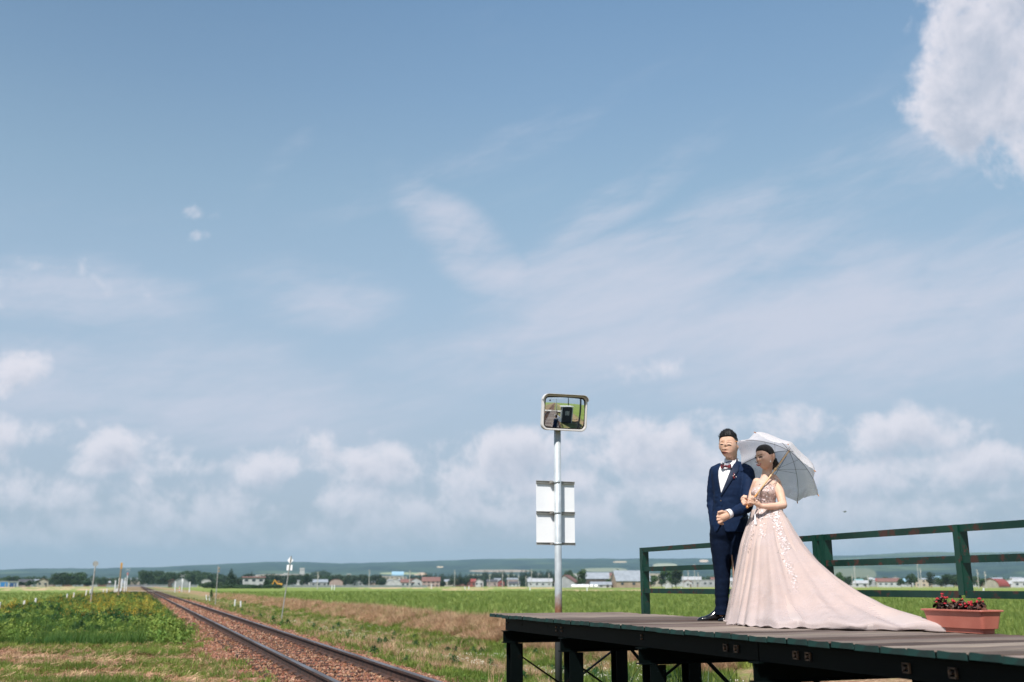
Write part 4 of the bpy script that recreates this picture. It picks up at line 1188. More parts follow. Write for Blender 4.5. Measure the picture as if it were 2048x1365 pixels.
# trousers
tr = MB()
tr.rings(srings(gm, dens([(1030, 1430, 1490, .105, .0), (1050, 1422, 1494, .115, 0), (1066, 1420, 1496, .115, 0), (1080, 1423, 1493, .09, 0), (1094, 1430, 1488, .05, 0)])))
tr.rings(srings(gm, dens([(1066, 1419.5, 1462, .11, .03), (1090, 1421, 1462.5, .105, .03), (1115, 1424.5, 1461.5, .095, .03), (1145, 1428.5, 1460.5, .08, .03), (1180, 1430.5, 1458, .072, .035), (1212, 1431, 1456, .068, .05), (1225, 1430, 1455, .070, .055), (1231, 1431, 1455, .070, .055)])))
tr.rings(srings(gm, dens([(1066, 1458, 1496, .11, -.02), (1090, 1461, 1495, .105, -.03), (1115, 1464, 1492, .095, -.04), (1145, 1466.5, 1490, .08, -.04), (1180, 1467, 1490, .072, -.03), (1215, 1468, 1491, .068, -.0), (1236, 1467, 1490, .070, .0)])))
tme = vox(tr, .006, 2, 'trousers')
def tr_crease(q):
    a = .0045 * math.exp(-((q.z - .12) / .1) ** 2) + .003
    return a * (mnoise.noise(Vector((q.x * 5 + 3, q.y * 5, q.z * 26))) + .5 * mnoise.noise(q * 18))
displace(tme, tr_crease)
link('trousers', tme, g, M_trouser)
# shoes
def shoe(fig, pts, dv, name='shoe'):
    mb = MB(); rr = []
    for (x, yb, h, wd) in pts:
        c = fig.L(x, yb, dv); hh = fig.r(h)
        z0 = max(.002, .0)
        rr.append([Vector((c.x + .0, c.y + math.cos(q) * wd * (1 if math.sin(q) < 0 else .85), z0 + hh * (.5 + .5 * math.sin(q)))) for q in np.linspace(0, 2 * math.pi, 17)[:-1]])
    mb.rings(rr); me = vox(mb, .004, 2, name)
    return link(name, me, fig.root, M_shoe)
shoe(gm, [(1394.5, 1243, 2.5, .012), (1397, 1243, 5, .028), (1403, 1243, 7.5, .041), (1411, 1243, 9, .046), (1420, 1243, 13, .043), (1428, 1243, 19, .040), (1436, 1243, 24, .040), (1446, 1243, 24, .040), (1453, 1243, 18, .036), (1455, 1243, 10, .028)], .10)
shoe(gm, [(1436, 1243, 2.5, .012), (1439, 1243, 5, .028), (1445, 1243, 7.5, .041), (1455, 1243, 10, .046), (1464, 1243, 16, .043), (1472, 1243, 24, .040), (1488, 1243, 24, .040), (1492, 1243, 16, .032)], -.06)
# jacket
jk = MB()
jk.rings(srings(gm, dens([(924, 1452, 1480, .062, .045), (929, 1441, 1489, .078, .035), (935, 1428, 1498, .095, .02), (944, 1423, 1503, .118, .01), (962, 1424.5, 1501, .138, .0), (985, 1427, 1495, .140, -.005), (1004, 1428, 1491, .135, -.005), (1022, 1427, 1492, .138, 0), (1042, 1423, 1496, .142, 0), (1058, 1422, 1499, .145, 0), (1066, 1422.5, 1499, .144, 0)]), n=36))
chain(jk, gm, [(1440, 935, .06, 8.5), (1430, 943, .08, 11)])
chain(jk, gm, [(1430, 945, .09, 12), (1426, 975, .11, 11.8), (1424.5, 1003, .13, 10.8), (1427, 1030, .08, 10), (1430, 1053, .03, 9.5)])
chain(jk, gm, [(1484, 933, -.02, 8.5), (1494, 941, -.06, 11)])
chain(jk, gm, [(1496, 947, -.08, 13), (1497, 975, -.13, 13), (1495, 1006, -.20, 12.2), (1493, 1015, -.22, 11.5)])
chain(jk, gm, [(1493, 1015, -.22, 11.5), (1478, 1021, -.28, 10.2), (1463, 1026.5, -.315, 8.6)])
jme = vox(jk, .0058, 3, 'jacket')
def jk_crease(q):
    # creases gather at the elbows and in the lower sleeves
    n_ = mnoise.noise(Vector((q.x * 9 + 1.7, q.y * 6, q.z * 24))) + .6 * mnoise.noise(Vector((q.x * 22, q.y * 20, q.z * 38)))
    el = math.exp(-((q.z - JZ) / .10) ** 2)
    sv = 1 if (q.x > JXR or q.x < JXL or q.y < -.16) else .5
    return (.0030 + .0060 * el) * n_ * sv
JZ, JXR, JXL = gm.L(1495, 1010).z, gm.L(1488, 1000).x, gm.L(1432, 1000).x
displace(jme, jk_crease)
# cut-away front corners of the jacket
bm = bmesh.new(); bm.from_mesh(jme)
def pix(p):
    w = gm.M @ p - Vector((0, 0, CAM_Z)); k = w.dot(_fw); return 1024 + _f * w.dot(_r) / k, 682.5 - _f * w.dot(_up) / k
def inpoly(x, y, poly):
    c = False; j = len(poly) - 1
    for i in range(len(poly)):
        if (poly[i][1] > y) != (poly[j][1] > y) and x < (poly[j][0] - poly[i][0]) * (y - poly[i][1]) / (poly[j][1] - poly[i][1]) + poly[i][0]: c = not c
        j = i
    return c
K0 = lambda pts: [(1380 + a / 6.5, 850 + b / 6.5) for a, b in pts]
CUT = [(1443, 1036), (1441, 1048), (1436, 1058), (1427, 1072), (1459, 1072), (1450, 1060), (1446, 1048)]
THROAT = K0([(418, 470), (470, 500), (560, 470), (606, 425), (612, 450), (575, 505), (530, 545), (470, 550), (410, 530), (395, 505)])
dead = [f for f in bm.faces if f.calc_center_median().y < .03 and inpoly(*pix(f.calc_center_median()), THROAT)]
dead += [f for f in bm.faces if f.calc_center_median().y < -.03 and inpoly(*pix(f.calc_center_median()), CUT)]
bmesh.ops.delete(bm, geom=list(set(dead)), context='FACES'); bm.to_mesh(jme); bm.free()
link('jacket', jme, g, M_suit); jb = bvh_of(jme)
K = lambda pts: [(1380 + a / 6.5, 850 + b / 6.5) for a, b in pts]
decal(gm, jb, K([(400, 500), (450, 545), (520, 530), (600, 445), (598, 470), (540, 560), (505, 640), (455, 770), (408, 895), (388, 800), (370, 700), (362, 640), (378, 560)]), 'shirt', M_shirt, g, .003, 1.4)
decal(gm, jb, K([(595, 432), (625, 462), (640, 520), (630, 600), (560, 700), (500, 790), (445, 870), (405, 935), (398, 905), (455, 770), (505, 640), (540, 560), (575, 500), (596, 462)]), 'lapel', M_lapel, g, .0075, 1.5, thick=.003, puff=.002)
decal(gm, jb, K([(415, 478), (395, 505), (355, 600), (348, 690), (372, 800), (398, 915), (405, 935), (404, 880), (380, 760), (368, 660), (372, 590), (398, 520)]), 'lapel', M_lapel, g, .0075, 1.5, thick=.003, puff=.002)
# collar wings, standing around the neck
cb = MB()
def neck_band(mb, y0, y1, x0, x1, dc, dh, grow):
    a = srings(gm, [(y0, x0, x1, dh, dc), (y1, x0 - grow, x1 + grow, dh + .006, dc)], 30, 2.0); mb.rings(a, cap=False)
neck_band(cb, 917, 930, 1449.5, 1476, .05, .060, 2.0)
for v in range(len(cb.v)):     # lower at the throat
    p = Vector(cb.v[v])
    if p.y < .06: cb.v[v] = (p.x, p.y - .004, p.z - (.06 - p.y) * .42)
o_ = cb.build('collar', M_shirt, g, smooth=True); o_.modifiers.new('t', 'SOLIDIFY').thickness = .003
fb = MB(); fb.add([v.co[:] for v in jme.vertices], [p.vertices[:] for p in jme.polygons]); nb0 = len(fb.v); fb.add(cb.v, cb.f); nb_ = BVHTree.FromPolygons(fb.v, fb.f)
decal(gm, nb_, K([(420, 470), (432, 520), (462, 548), (405, 560), (398, 505)]), 'collar_wing', M_shirt, g, .006, 1.2, thick=.002)
decal(gm, nb_, K([(605, 430), (585, 450), (520, 515), (478, 545), (545, 570), (590, 500)]), 'collar_wing', M_shirt, g, .006, 1.2, thick=.002)
bc = gm.L(1451.5, 933, -.118)
bt = MB()
for pts in ([(0, .35), (-9, 4.2), (-10.2, 3.0), (-9.6, -2.5), (-7.2, -5.6), (-6, -5.0), (0, -1)], [(0, .6), (9.2, 4.4), (10.6, 3.2), (10.4, -2.8), (9.2, -4.6), (0, -1.2)]):
    poly = [(bc.x + gm.r(a), bc.z + gm.r(b)) for a, b in pts]
    bt = MB(); bt.prism(poly, bc.y - .008, bc.y + .012); bt.build('bow_tie', M_bow, g, bevel=.002)
bt = MB(); bt.ball(bc + Vector((0, -.004, 0)), (.012, .012, .013), 10, 7); bt.build('bow_tie_knot', M_bow, g, smooth=True)
# cuff, button, pocket flower
cu = MB()
a, b_ = gm.L(1461.5, 1026.5, -.318), gm.L(1454.5, 1029.5, -.33); ax_ = (b_ - a).normalized()
s1 = ax_.orthogonal().normalized(); s2 = ax_.cross(s1)
cu.rings([[a + (s1 * math.cos(q) + s2 * math.sin(q)) * .039 for q in np.linspace(0, 6.283, 25)[:-1]], [b_ + (s1 * math.cos(q) + s2 * math.sin(q)) * .041 for q in np.linspace(0, 6.283, 25)[:-1]]], cap=False)
o_ = cu.build('cuff', M_shirt, g, smooth=True); o_.modifiers.new('t', 'SOLIDIFY').thickness = .004
bb = MB(); bb.ball(gm.L(1441.7, 1002, -.146), (.0065, .005, .0065), 10, 6); bb.build('button', mat('horn_button', (.10, .07, .05), rough=.3), g, smooth=True)
M_red = mat('dark_red_ribbon', (.30, .02, .03), (.08, .01, .015), scale=200, rough=.5); M_silver = mat('pale_beads', (.75, .68, .66), rough=.25)
fl = MB(); r_ = random.Random(9); fw_ = MB()
for i in range(14):
    t = r_.random(); c = gm.L(1466 + r_.uniform(0, 7), 949 + r_.uniform(0, 9), -.150)
    (fl if i % 3 else fw_).ball(c, fig_r if False else gm.r(1.0), 6, 4)
fl.tube([gm.L(1468, 946, -.148), gm.L(1467, 957, -.152)], gm.r(.6), 5)
fl.build('lapel_flower', M_red, g, smooth=True, kind='stuff'); fw_.build('flower_beads', M_silver, g, smooth=True, kind='stuff')
decal(gm, jb, [(1480, 1036), (1497, 1031), (1497.5, 1034), (1480, 1039.5)], 'pocket_flap', M_lapel, g, .004, 1.5, thick=.003)
# ------------------------------------------------------------------ the bride
br = Fig(1524, 8.66, 'person', label='smiling woman in blush tulle gown holding a white parasol', cat='person', group='the couple on the platform')
b = br.root
M_tulle = mat('blush_tulle', (.53, .405, .365), (.60, .47, .43), scale=2.5, rough=.85, sheen=.25, bump=.0012, bscale=60, trans=(.16, (.60, .49, .46)))
M_bod = mat('blush_bodice', (.48, .335, .30), (.58, .44, .41), scale=45, rough=.8, bump=.002, bscale=90)
M_petal = mat('white_petals', (.80, .74, .75), (.72, .57, .56), scale=12, rough=.6)
M_sprig = mat('grey_green_embroidery', (.20, .18, .165), (.34, .30, .28), scale=30, rough=.7)
M_illusion = mat('skin_tone_net', (.58, .40, .32), (.50, .34, .28), scale=60, rough=.7)
Hc = br.L(1530.5, 915.5, .0)
BM = Matrix.Translation(Hc) @ Matrix.Rotation(R(-50), 4, 'Z') @ Matrix.Rotation(R(5), 4, 'X') @ Matrix.Scale(.925, 4)
wargs = dict(w=.072, b=.091, c=.112, nose=.021, jaw=.34, cheek=.006, chin=.009, smile=1.)
hv, hf = head_grid(**wargs)
bd = MB(); bd.add([BM @ Vector(v) for v in hv], hf)
for sd in (-1, 1): ear(bd, BM, sd, .95)
chain(bd, br, [(1536, 928, .03, 9.8), (1534, 945, .03, 9.2), (1532, 957, .02, 10.5), (1531, 966, .01, 13)])
bd.rings(srings(br, dens([(957, 1521, 1545, .035, .02), (961, 1514, 1552, .055, .02), (967, 1510, 1556, .075, .015), (975, 1507, 1553, .088, .01), (985, 1504.5, 1552, .098, -.005), (997, 1509, 1550, .085, .0), (1010, 1513.5, 1550, .075, .0), (1022, 1512, 1555, .085, 0), (1040, 1508, 1560, .10, 0)]), ex=2.2))
chain(bd, br, [(1532, 1035, 0, 18), (1528, 1120, 0, 12), (1520, 1235, 0, 8)]); chain(bd, br, [(1540, 1035, .02, 18), (1542, 1120, .02, 12), (1540, 1235, .02, 8)])
# her left arm, folded to the parasol handle
chain(bd, br, [(1551.5, 965, -.02, 9.3), (1559, 985, -.06, 9.0), (1564.5, 1004, -.10, 8.0), (1566.5, 1010.5, -.115, 7.6)])
chain(bd, br, [(1566.5, 1010.5, -.115, 7.6), (1552, 1013, -.15, 7.0), (1535, 1013.5, -.185, 5.6), (1521, 1012.5, -.20, 4.4)])
chain(bd, br, [(1521, 1012.5, -.20, 4.6), (1515, 1008, -.205, 5.6), (1510, 1004, -.205, 5.8)])
# shaft of the parasol runs from (1495, 1018) up to the right; the fingers close on it
for (ax, ay, bx, by, cx_, cy_) in [(1511, 1000.5, 1506, 993.5, 1502, 996.5), (1508, 1001, 1502, 996.5, 1498.5, 1000), (1506.5, 1003.5, 1500, 1000.5, 1496, 1003.5), (1507, 1007, 1500.5, 1005.5, 1496, 1007)]:
    chain(bd, br, [(ax, ay, -.215, 2.4), (bx, by, -.225, 2.1), (cx_, cy_, -.210, 1.8), (cx_ + 2.5, cy_ + 2.4, -.19, 1.7)], 8)
chain(bd, br, [(1514, 1003, -.22, 2.6), (1508, 997, -.23, 2.2), (1503.5, 993.5, -.225, 1.9)], 8)
# her right arm, hooked through his
chain(bd, br, [(1514, 965, .06, 8.5), (1506, 985, .10, 7.8), (1502, 1002, .08, 7), (1500, 1008, .04, 6.0), (1492, 1004, -.09, 4.6)])
chain(bd, br, [(1492, 1004, -.09, 4.8), (1488.5, 999.5, -.12, 5.8), (1487, 999, -.13, 5.8)])
for (ax, ay, bx, by, cx_, cy_) in [(1487, 994.5, 1492, 995.5, 1495, 999), (1487, 999, 1491, 1003, 1496, 1005), (1486, 1003, 1490, 1007, 1496, 1007.5), (1484.5, 1004, 1487, 1009, 1493, 1010)]:
    chain(bd, br, [(ax, ay, -.155, 2.5), (bx, by, -.165, 2.2), (cx_, cy_, -.155, 1.8)], 8)
chain(bd, br, [(1485, 996, -.14, 2.8), (1488, 992.5, -.155, 2.4), (1493, 993, -.16, 1.9)], 8)
bme = vox(bd, .0040, 2, 'body'); bme.materials.append(M_skin_w)
link('body', bme, b); bb_ = bvh_of(bme)
Z2 = lambda pts: [(1490 + a_ / 13.65, 880 + c_ / 13.65) for a_, c_ in pts]
decal(br, bb_, Z2([(262, 472), (290, 464), (326, 486), (320, 518), (285, 510), (264, 504)]), 'eye', M_lash, b, .0012, .6)
decal(br, bb_, Z2([(376, 462), (420, 444), (480, 450), (474, 484), (425, 490), (382, 494)]), 'eye', M_lash, b, .0012, .6)
decal(br, bb_, Z2([(262, 446), (285, 426), (308, 436), (306, 456), (284, 450), (268, 462)]), 'eyebrow', M_brow, b, .0014, .6)
decal(br, bb_, Z2([(340, 442), (380, 410), (458, 396), (462, 416), (385, 434), (350, 462)]), 'eyebrow', M_brow, b, .0014, .6)
decal(br, bb_, Z2([(305, 662), (335, 655), (385, 652), (440, 632), (425, 680), (395, 712), (360, 722), (328, 705)]), 'lips', M_lip_w, b, .0012, .7, puff=.0015)
decal(br, bb_, Z2([(268, 586), (300, 604), (350, 590), (372, 606), (330, 626), (285, 618)]), 'nostrils_and_nose_shadow', M_nose_shadow, b, .001, .6)  # shadow below her nose painted in brown, nostrils included
decal(br, bb_, Z2([(320, 668), (350, 668), (390, 662), (425, 648), (408, 672), (375, 688), (345, 690)]), 'teeth', M_teeth, b, .0042, .6)
hv2, hf2 = head_grid(**{**wargs, 'nose': 0}, nu=110, nv=90)
def w_line(x, y, z):
    a_ = np.interp(y, [-.10, -.075, -.058, -.042, -.024, .0, .020, .034, .1], [.060, .055, .044, .030, .012, .020, .018, -.030, -.050])
    return z - a_
v_, f_ = hair_mesh(BM, hv2, hf2, w_line, lambda x, y, z: .0025 + .009 * min(1, max(0, w_line(x, y, z) / .04)), .0012, 40)
hb = MB(); hb.add(v_, f_)
bun = br.L(1548.5, 928, .035)
for (x_, y_, r1) in ((1548, 921, 6.2), (1551, 928, 6.6), (1548.5, 933, 5.6), (1554, 932, 4.0), (1546, 937, 3.2)):
    hb.ball(br.L(x_, y_, .035), br.r(r1), 12, 8)
hme = vox(hb, .0042, 2, 'hair')
displace(hme, lambda q: .0012 * mnoise.noise(Vector((q.x * 160, q.y * 60, q.z * 60))))
link('hair', hme, b, M_hair)
er = MB(); er.ball(br.L(1541, 923.6, -.075), .0062, 10, 7); er.ball(br.L(1541, 921.2, -.075), .0035, 8, 5); er.build('earring', mat('pearl', (.85, .84, .80), rough=.15), b, smooth=True)
# bodice
bo = MB()
bo.rings(srings(br, dens([(972, 1510, 1552.5, .088, .010), (978, 1505.5, 1552.5, .100, .003), (985, 1502.5, 1552, .110, -.006), (992, 1504.5, 1551.5, .104, -.004), (999, 1508.5, 1551, .092, .0), (1010, 1512.5, 1550.5, .082, .0), (1018, 1512.5, 1552.5, .084, 0), (1026, 1510, 1557, .094, 0)]), ex=2.2, n=40))
bom = vox(bo, .005, 2, 'bodice')
displace(bom, lambda q: .0022 * mnoise.noise(q * 70))
link('bodice', bom, b, M_bod); obv = bvh_of(bom)
# net yoke over chest and shoulder
decal(br, bb_, Z2([(330, 1130), (400, 1050), (520, 980), (640, 930), (760, 930), (860, 970), (920, 1050), (940, 1110), (880, 1120), (820, 1190), (770, 1290), (560, 1330), (380, 1330), (260, 1290)]), 'net_yoke', M_illusion, b, .0022, 2.0)
bb2 = MB(); bb2.add([v.co[:] for v in bme.vertices], [p.vertices[:] for p in bme.polygons]); bb2.add([v.co[:] for v in bom.vertices], [p.vertices[:] for p in bom.polygons]); torso_b = BVHTree.FromPolygons(bb2.v, bb2.f)
# ---- skirt with its train: the outline on the deck is given in metres round her
C0 = Vector((4.93, 7.29, DZ))
foot = [(180, .31), (203, .52), (225, .74), (240, 1.03), (255, 1.24), (267, 1.47), (278, 1.85), (283, 1.88), (290, 1.28), (300, .86), (316, .58), (335, .46), (360, .42), (405, .40), (450, .40), (495, .34), (540, .31)]
fa = np.array([q[0] for q in foot], float); fr_ = np.array([q[1] for q in foot])
def foot_r(a): return float(np.interp((a - 180) % 360 + 180, fa, fr_))
zw = br.L(1530, 1020).z
tau = (Vector((5.20, 5.66, DZ)) - C0).normalized(); nrm_ = Vector((-tau.y, tau.x, 0))
prof = []
for (x_, y_) in [(1556, 1022), (1572, 1050), (1600, 1092), (1625, 1122), (1660, 1156), (1700, 1189), (1740, 1213), (1790, 1229), (1840, 1240), (1885, 1250)]:
    d = ray(x_, y_); o_ = Vector((0, 0, CAM_Z)); t = (C0 - o_).dot(nrm_) / d.dot(nrm_); p = o_ + d * t
    prof.append((p.z - DZ, (p - C0).dot(tau)))
pz = np.array([q[0] for q in prof][::-1]); ps = np.array([q[1] for q in prof][::-1])
rw = .118
NA_, NT_ = 288, 70
rows = []
rs_ = random.Random(12)
ph = [rs_.uniform(0, 6.28) for _ in range(8)]
for j in range(NT_ + 1):
    t = j / NT_; t = t ** .9
    z = zw * (1 - t)
    ring = []
    for i in range(NA_):
        a_ = 360 * i / NA_; R0 = foot_r(a_)
        w_ = min(1, max(0, (R0 - .52) / .9)); w_ = w_ * w_ * (3 - 2 * w_)
        base = rw + (R0 - rw) * (.28 * t + .72 * t ** .78 if R0 < .6 else t ** 1.05)
        trn = float(np.interp(z, pz, ps)); trn = max(trn, rw) if z > pz[0] else ps[0]
        sc = (R0 / 1.71)
        trn_r = rw + (trn - rw) * sc ** (.35 + .65 * t)
        r1 = base * (1 - w_) + min(R0, trn_r) * w_
        aa = R(a_)
        fold = .030 * math.sin(13 * aa + ph[0] + 1.6 * math.sin(3 * aa) + .9 * math.sin(3.1 * t + aa)) + .026 * math.sin(23 * aa + ph[1] + math.sin(5 * aa) * 2) + .014 * math.sin(47 * aa + ph[2] + 3 * t) + .006 * math.sin(83 * aa + ph[3])
        amp = .15 + .85 * t ** 1.2
        if w_ > .3: amp *= 1 - .25 * w_
        r1 *= 1 + fold * amp * 1.15
        # soft bulges where the net crumples low down
        low = max(0, (t - .55) / .45)
        r1 += .030 * low * (vnoise(a_ / 14., t * 3.2, 1, 3) - .5) * (1 - .3 * w_)
        zz = z
        dz = 0.
        if w_ > 0:   # ripples on top of the train
            dz = .020 * w_ * low * math.sin(31 * aa + ph[4] + 6 * r1) * min(1, z / .06)
        zz = max(.006 + .010 * max(0, math.sin(29 * aa + ph[5])) * (j == NT_) + .006 * math.sin(57 * aa) * (j >= NT_ - 1), z + dz)
        xx, yy_ = C0.x + r1 * math.cos(aa), C0.y + r1 * math.sin(aa)
        xx = min(xx, RX - .018)
        ring.append(br.W((xx, yy_, DZ + zz)))
    rows.append(ring)
# waist sits on the bodice
wc = br.L(1533.5, 1024, 0); w0 = rows[0]; cw = sum(w0, Vector()) / len(w0)
for j, ring in enumerate(rows):
    k = max(0, 1 - j / 22) ; k = k * k * (3 - 2 * k)
    for i in range(NA_):
        ring[i] = ring[i] + Vector((wc.x - cw.x, wc.y - cw.y, 0)) * k
sk = MB(); sk.rings(rows, cap=False)
skm = np_mesh('skirt', [p[:] for p in sk.v], sk.f); skm.shade_smooth()
_n = NT(M_tulle.node_tree); _b = M_tulle.node_tree.nodes['Principled BSDF']; _src = _b.inputs['Base Color'].links[0].from_socket
_x, _y, _z = _n.sep(_n.node('ShaderNodeTexCoord').outputs['Object'])
_hem = _n.smooth(_z + (_n.noise(_n.node('ShaderNodeTexCoord').outputs['Object'], 7, 5, .6) - .5) * .16, .02, .17, 1.0, 0.0)
_n.put(_b.inputs['Base Color'], _n.mix(_hem * .8, X(_n, _src), (.56, .49, .485)))
so = link('skirt', skm, b, M_tulle); so.modifiers.new('t', 'SOLIDIFY').thickness = .003
skb = bvh_of(skm)
# a sheer outer layer of net, looser than the gown under it
M_net = bpy.data.materials.new('sheer_net'); M_net.use_nodes = True
_n = NT(M_net.node_tree); _pb = M_net.node_tree.nodes['Principled BSDF']; _pb.inputs['Roughness'].default_value = .9
_co = _n.node('ShaderNodeTexCoord').outputs['Object']; _x, _y, _z = _n.sep(_co)
_n.put(_pb.inputs['Base Color'], (.60, .50, .49)); _tb = _n.node('ShaderNodeBsdfTransparent'); _mx = _n.node('ShaderNodeMixShader')
_n.put(_mx.inputs[0], .20 + .25 * _n.smooth(_n.noise(_co, 6, 5, .6), .35, .7) + .12 * _n.smooth(_z, 0.0, .25, 1.0, 0.0))
M_net.node_tree.links.new(_tb.outputs[0], _mx.inputs[1]); M_net.node_tree.links.new(_pb.outputs[0], _mx.inputs[2]); M_net.node_tree.links.new(_mx.outputs[0], M_net.node_tree.nodes['Material Output'].inputs[0])
ctr = [sum(r0, Vector()) / len(r0) for r0 in rows]
net = []
for j, ring in enumerate(rows):
    t = j / NT_
    if j < 2: continue
    cw = ctr[j]; q = []
    for i, p in enumerate(ring):
        d = Vector((p.x - cw.x, p.y - cw.y, 0)).normalized()
        aa = 2 * math.pi * i / NA_
        k = (.002 + .013 * t ** 1.5) * (1 + .8 * math.sin(17 * aa + 2.2 * math.sin(4 * aa) + 3 * t) + .5 * math.sin(41 * aa - 2 * t)) + .001 + .005 * t
        up_ = .012 * t * max(0, math.sin(9 * aa + 5 * t))
        w = Vector((p.x, p.y, max(p.z + up_, .004))) + d * max(k, .002)
        ww = br.M @ w
        if ww.x > RX - .012: w = br.Mi @ Vector((RX - .012, ww.y, ww.z))
        q.append(w)
    net.append(q)
nm = MB(); nm.rings(net, cap=False); nme = np_mesh('overskirt', [p[:] for p in nm.v], nm.f); nme.shade_smooth(); link('overskirt', nme, b, M_net)
# shoe tip
shoe_m = mat('pale_shoe', (.70, .58, .52), rough=.3)
sh = MB(); q_ = br.L(1457, 1248, .05); sh.ball((q_.x, q_.y, .014), (.045, .03, .012), 12, 7); sh.build('shoe', shoe_m, b, smooth=True)
# ---- applique flowers
pf, sp = MB(), MB(); r_ = random.Random(21)
def put_flower(bv, x_, y_, size, off=.004):
    P = br.L(x_, y_, 0); d = (P - br.eye).normalized(); h_ = bv.ray_cast(br.eye, d)
    if h_[0] is None: return
    p, n0 = h_[0], h_[1]
    if n0.dot(d) > 0: n0 = -n0
    n0 = (n0 + Vector([r_.uniform(-.35, .35) for _ in range(3)])).normalized()
    p = p + n0 * off; s_ = br.r(size); t_ = n0.orthogonal().normalized(); t_.rotate(Matrix.Rotation(r_.uniform(0, 6.28), 3, n0)); u_ = n0.cross(t_)
    for k in range(5):
        a_ = 2 * math.pi * k / 5 + r_.uniform(-.2, .2); dd = t_ * math.cos(a_) + u_ * math.sin(a_); e_ = n0.cross(dd)
        L_ = s_ * r_.uniform(.8, 1.2)
        pf.add([p, p + dd * L_ * .55 + e_ * L_ * .38 + n0 * L_ * .22, p + dd * L_ + n0 * L_ * .12, p + dd * L_ * .55 - e_ * L_ * .38 + n0 * L_ * .22], [(0, 1, 2, 3)])
def put_sprig(bv, x_, y_, ln):
    a_ = r_.uniform(0, 6.28); pts = []
    for k in range(4):
        xx, yy_ = x_ + math.cos(a_) * ln * k / 3, y_ + math.sin(a_) * ln * k / 3; a_ += r_.uniform(-.7, .7)
        d = (br.L(xx, yy_, 0) - br.eye).normalized(); h_ = bv.ray_cast(br.eye, d)
        if h_[0] is None: return
        pts.append(h_[0] - d * .004)
    sp.tube(pts, .0009, 4)
    sp.ball(pts[-1], (.004, .004, .004), 5, 3)
def stream(path, n, spread, smin, smax):
    for i in range(n):
        t = r_.random() * (len(path) - 1); k = min(int(t), len(path) - 2); t -= k
        x_ = path[k][0] * (1 - t) + path[k + 1][0] * t + r_.gauss(0, spread); y_ = path[k][1] * (1 - t) + path[k + 1][1] * t + r_.gauss(0, spread * .8)
        put_flower(skb, x_, y_, r_.uniform(smin, smax))
        if r_.random() < .5: put_sprig(skb, x_ + r_.uniform(-4, 4), y_ + r_.uniform(-4, 4), r_.uniform(3, 7))
stream([(1515, 1030), (1508, 1045), (1502, 1062), (1500, 1080)], 48, 2.8, .8, 2.0)
stream([(1499, 1084), (1493, 1098), (1490, 1102)], 20, 2.0, .8, 1.9)
stream([(1524, 1035), (1527, 1055), (1524, 1068), (1530, 1078)], 44, 3.0, .9, 2.3)
stream([(1548, 1032), (1554, 1048), (1559, 1065), (1568, 1085), (1575, 1100)], 130, 4.4, .9, 2.6)
stream([(1566, 1100), (1572, 1120), (1580, 1140), (1586, 1160), (1590, 1182)], 92, 3.8, .8, 2.2)
for _ in range(30): put_flower(skb, r_.uniform(1512, 1558), r_.gauss(1031, 4), r_.uniform(1.6, 3.4))
for _ in range(24): put_sprig(skb, r_.uniform(1514, 1560), r_.gauss(1033, 5), r_.uniform(3, 6))
link('skirt_applique', np_mesh('skirt_applique', [Vector(v)[:] for v in pf.v], pf.f), b, M_petal, kind='stuff')
if sp.v: sp.build('skirt_sprigs', M_sprig, b, kind='stuff')
pf, sp = MB(), MB()
for _ in range(46): put_flower(torso_b, r_.uniform(1506, 1550), r_.uniform(974, 1002), r_.uniform(1.2, 2.6))
for _ in range(12): put_flower(torso_b, r_.gauss(1554, 3.5), r_.gauss(957, 4), r_.uniform(1.2, 2.4))
for _ in range(40): put_sprig(torso_b, r_.uniform(1506, 1550), r_.uniform(965, 1006), r_.uniform(2.5, 5))
for _ in range(12): put_sprig(torso_b, r_.gauss(1552, 4), r_.gauss(958, 4), r_.uniform(3, 5))
link('bodice_applique', np_mesh('bodice_applique', [Vector(v)[:] for v in pf.v], pf.f), b, M_petal, kind='stuff')
sp.build('bodice_sprigs', M_sprig, b, kind='stuff')

# ------------------------------------------------------------------ parasol
M_lace = mat('white_lace', (.86, .85, .88), (.80, .79, .83), scale=26, rough=.8, trans=(.48, (.97, .96, 1.0)), bump=.002, bscale=40)
def lace_holes():
    t = M_lace.node_tree; n = NT(t); out = t.nodes['Material Output']; prev = out.inputs[0].links[0].from_socket
    tc = n.node('ShaderNodeTexCoord'); x_, y_, z_ = n.sep(tc.outputs['Object'])
    vo = n.node('ShaderNodeTexVoronoi'); vo.feature = 'DISTANCE_TO_EDGE'; t.links.new(tc.outputs['Object'], vo.inputs['Vector']); vo.inputs['Scale'].default_value = 150
    rr_ = n.m('SQRT', x_ * x_ + y_ * y_)
    border = n.smooth(rr_, .24, .33)
    hole = n.smooth(X(n, vo.outputs[0]), .20, .26) * (border * .42 + .07) * n.smooth(n.noise(tc.outputs['Object'], 18, 3, .5), .42, .52)
    tb = n.node('ShaderNodeBsdfTransparent'); mx = n.node('ShaderNodeMixShader'); n.put(mx.inputs[0], hole)
    t.links.new(prev, mx.inputs[1]); t.links.new(tb.outputs[0], mx.inputs[2]); t.links.new(mx.outputs[0], out.inputs[0])
lace_holes()
M_bamboo = mat('bamboo', (.62, .40, .20), (.72, .50, .28), scale=20, rough=.4); M_bamboo_d = mat('orange_wood_grip', (.50, .17, .045), (.60, .27, .08), scale=25, rough=.35)
M_wire = mat('rib_metal', (.10, .085, .08), rough=.4, metal=.5)
pc = br.M @ br.L(1553.5, 935.5, -.04)
par = bpy.data.objects.new('parasol', None); C.objects.link(par); par.empty_display_size = .2
tag(par, 'open white lace parasol with bamboo handle tilted behind the bride', 'parasol')
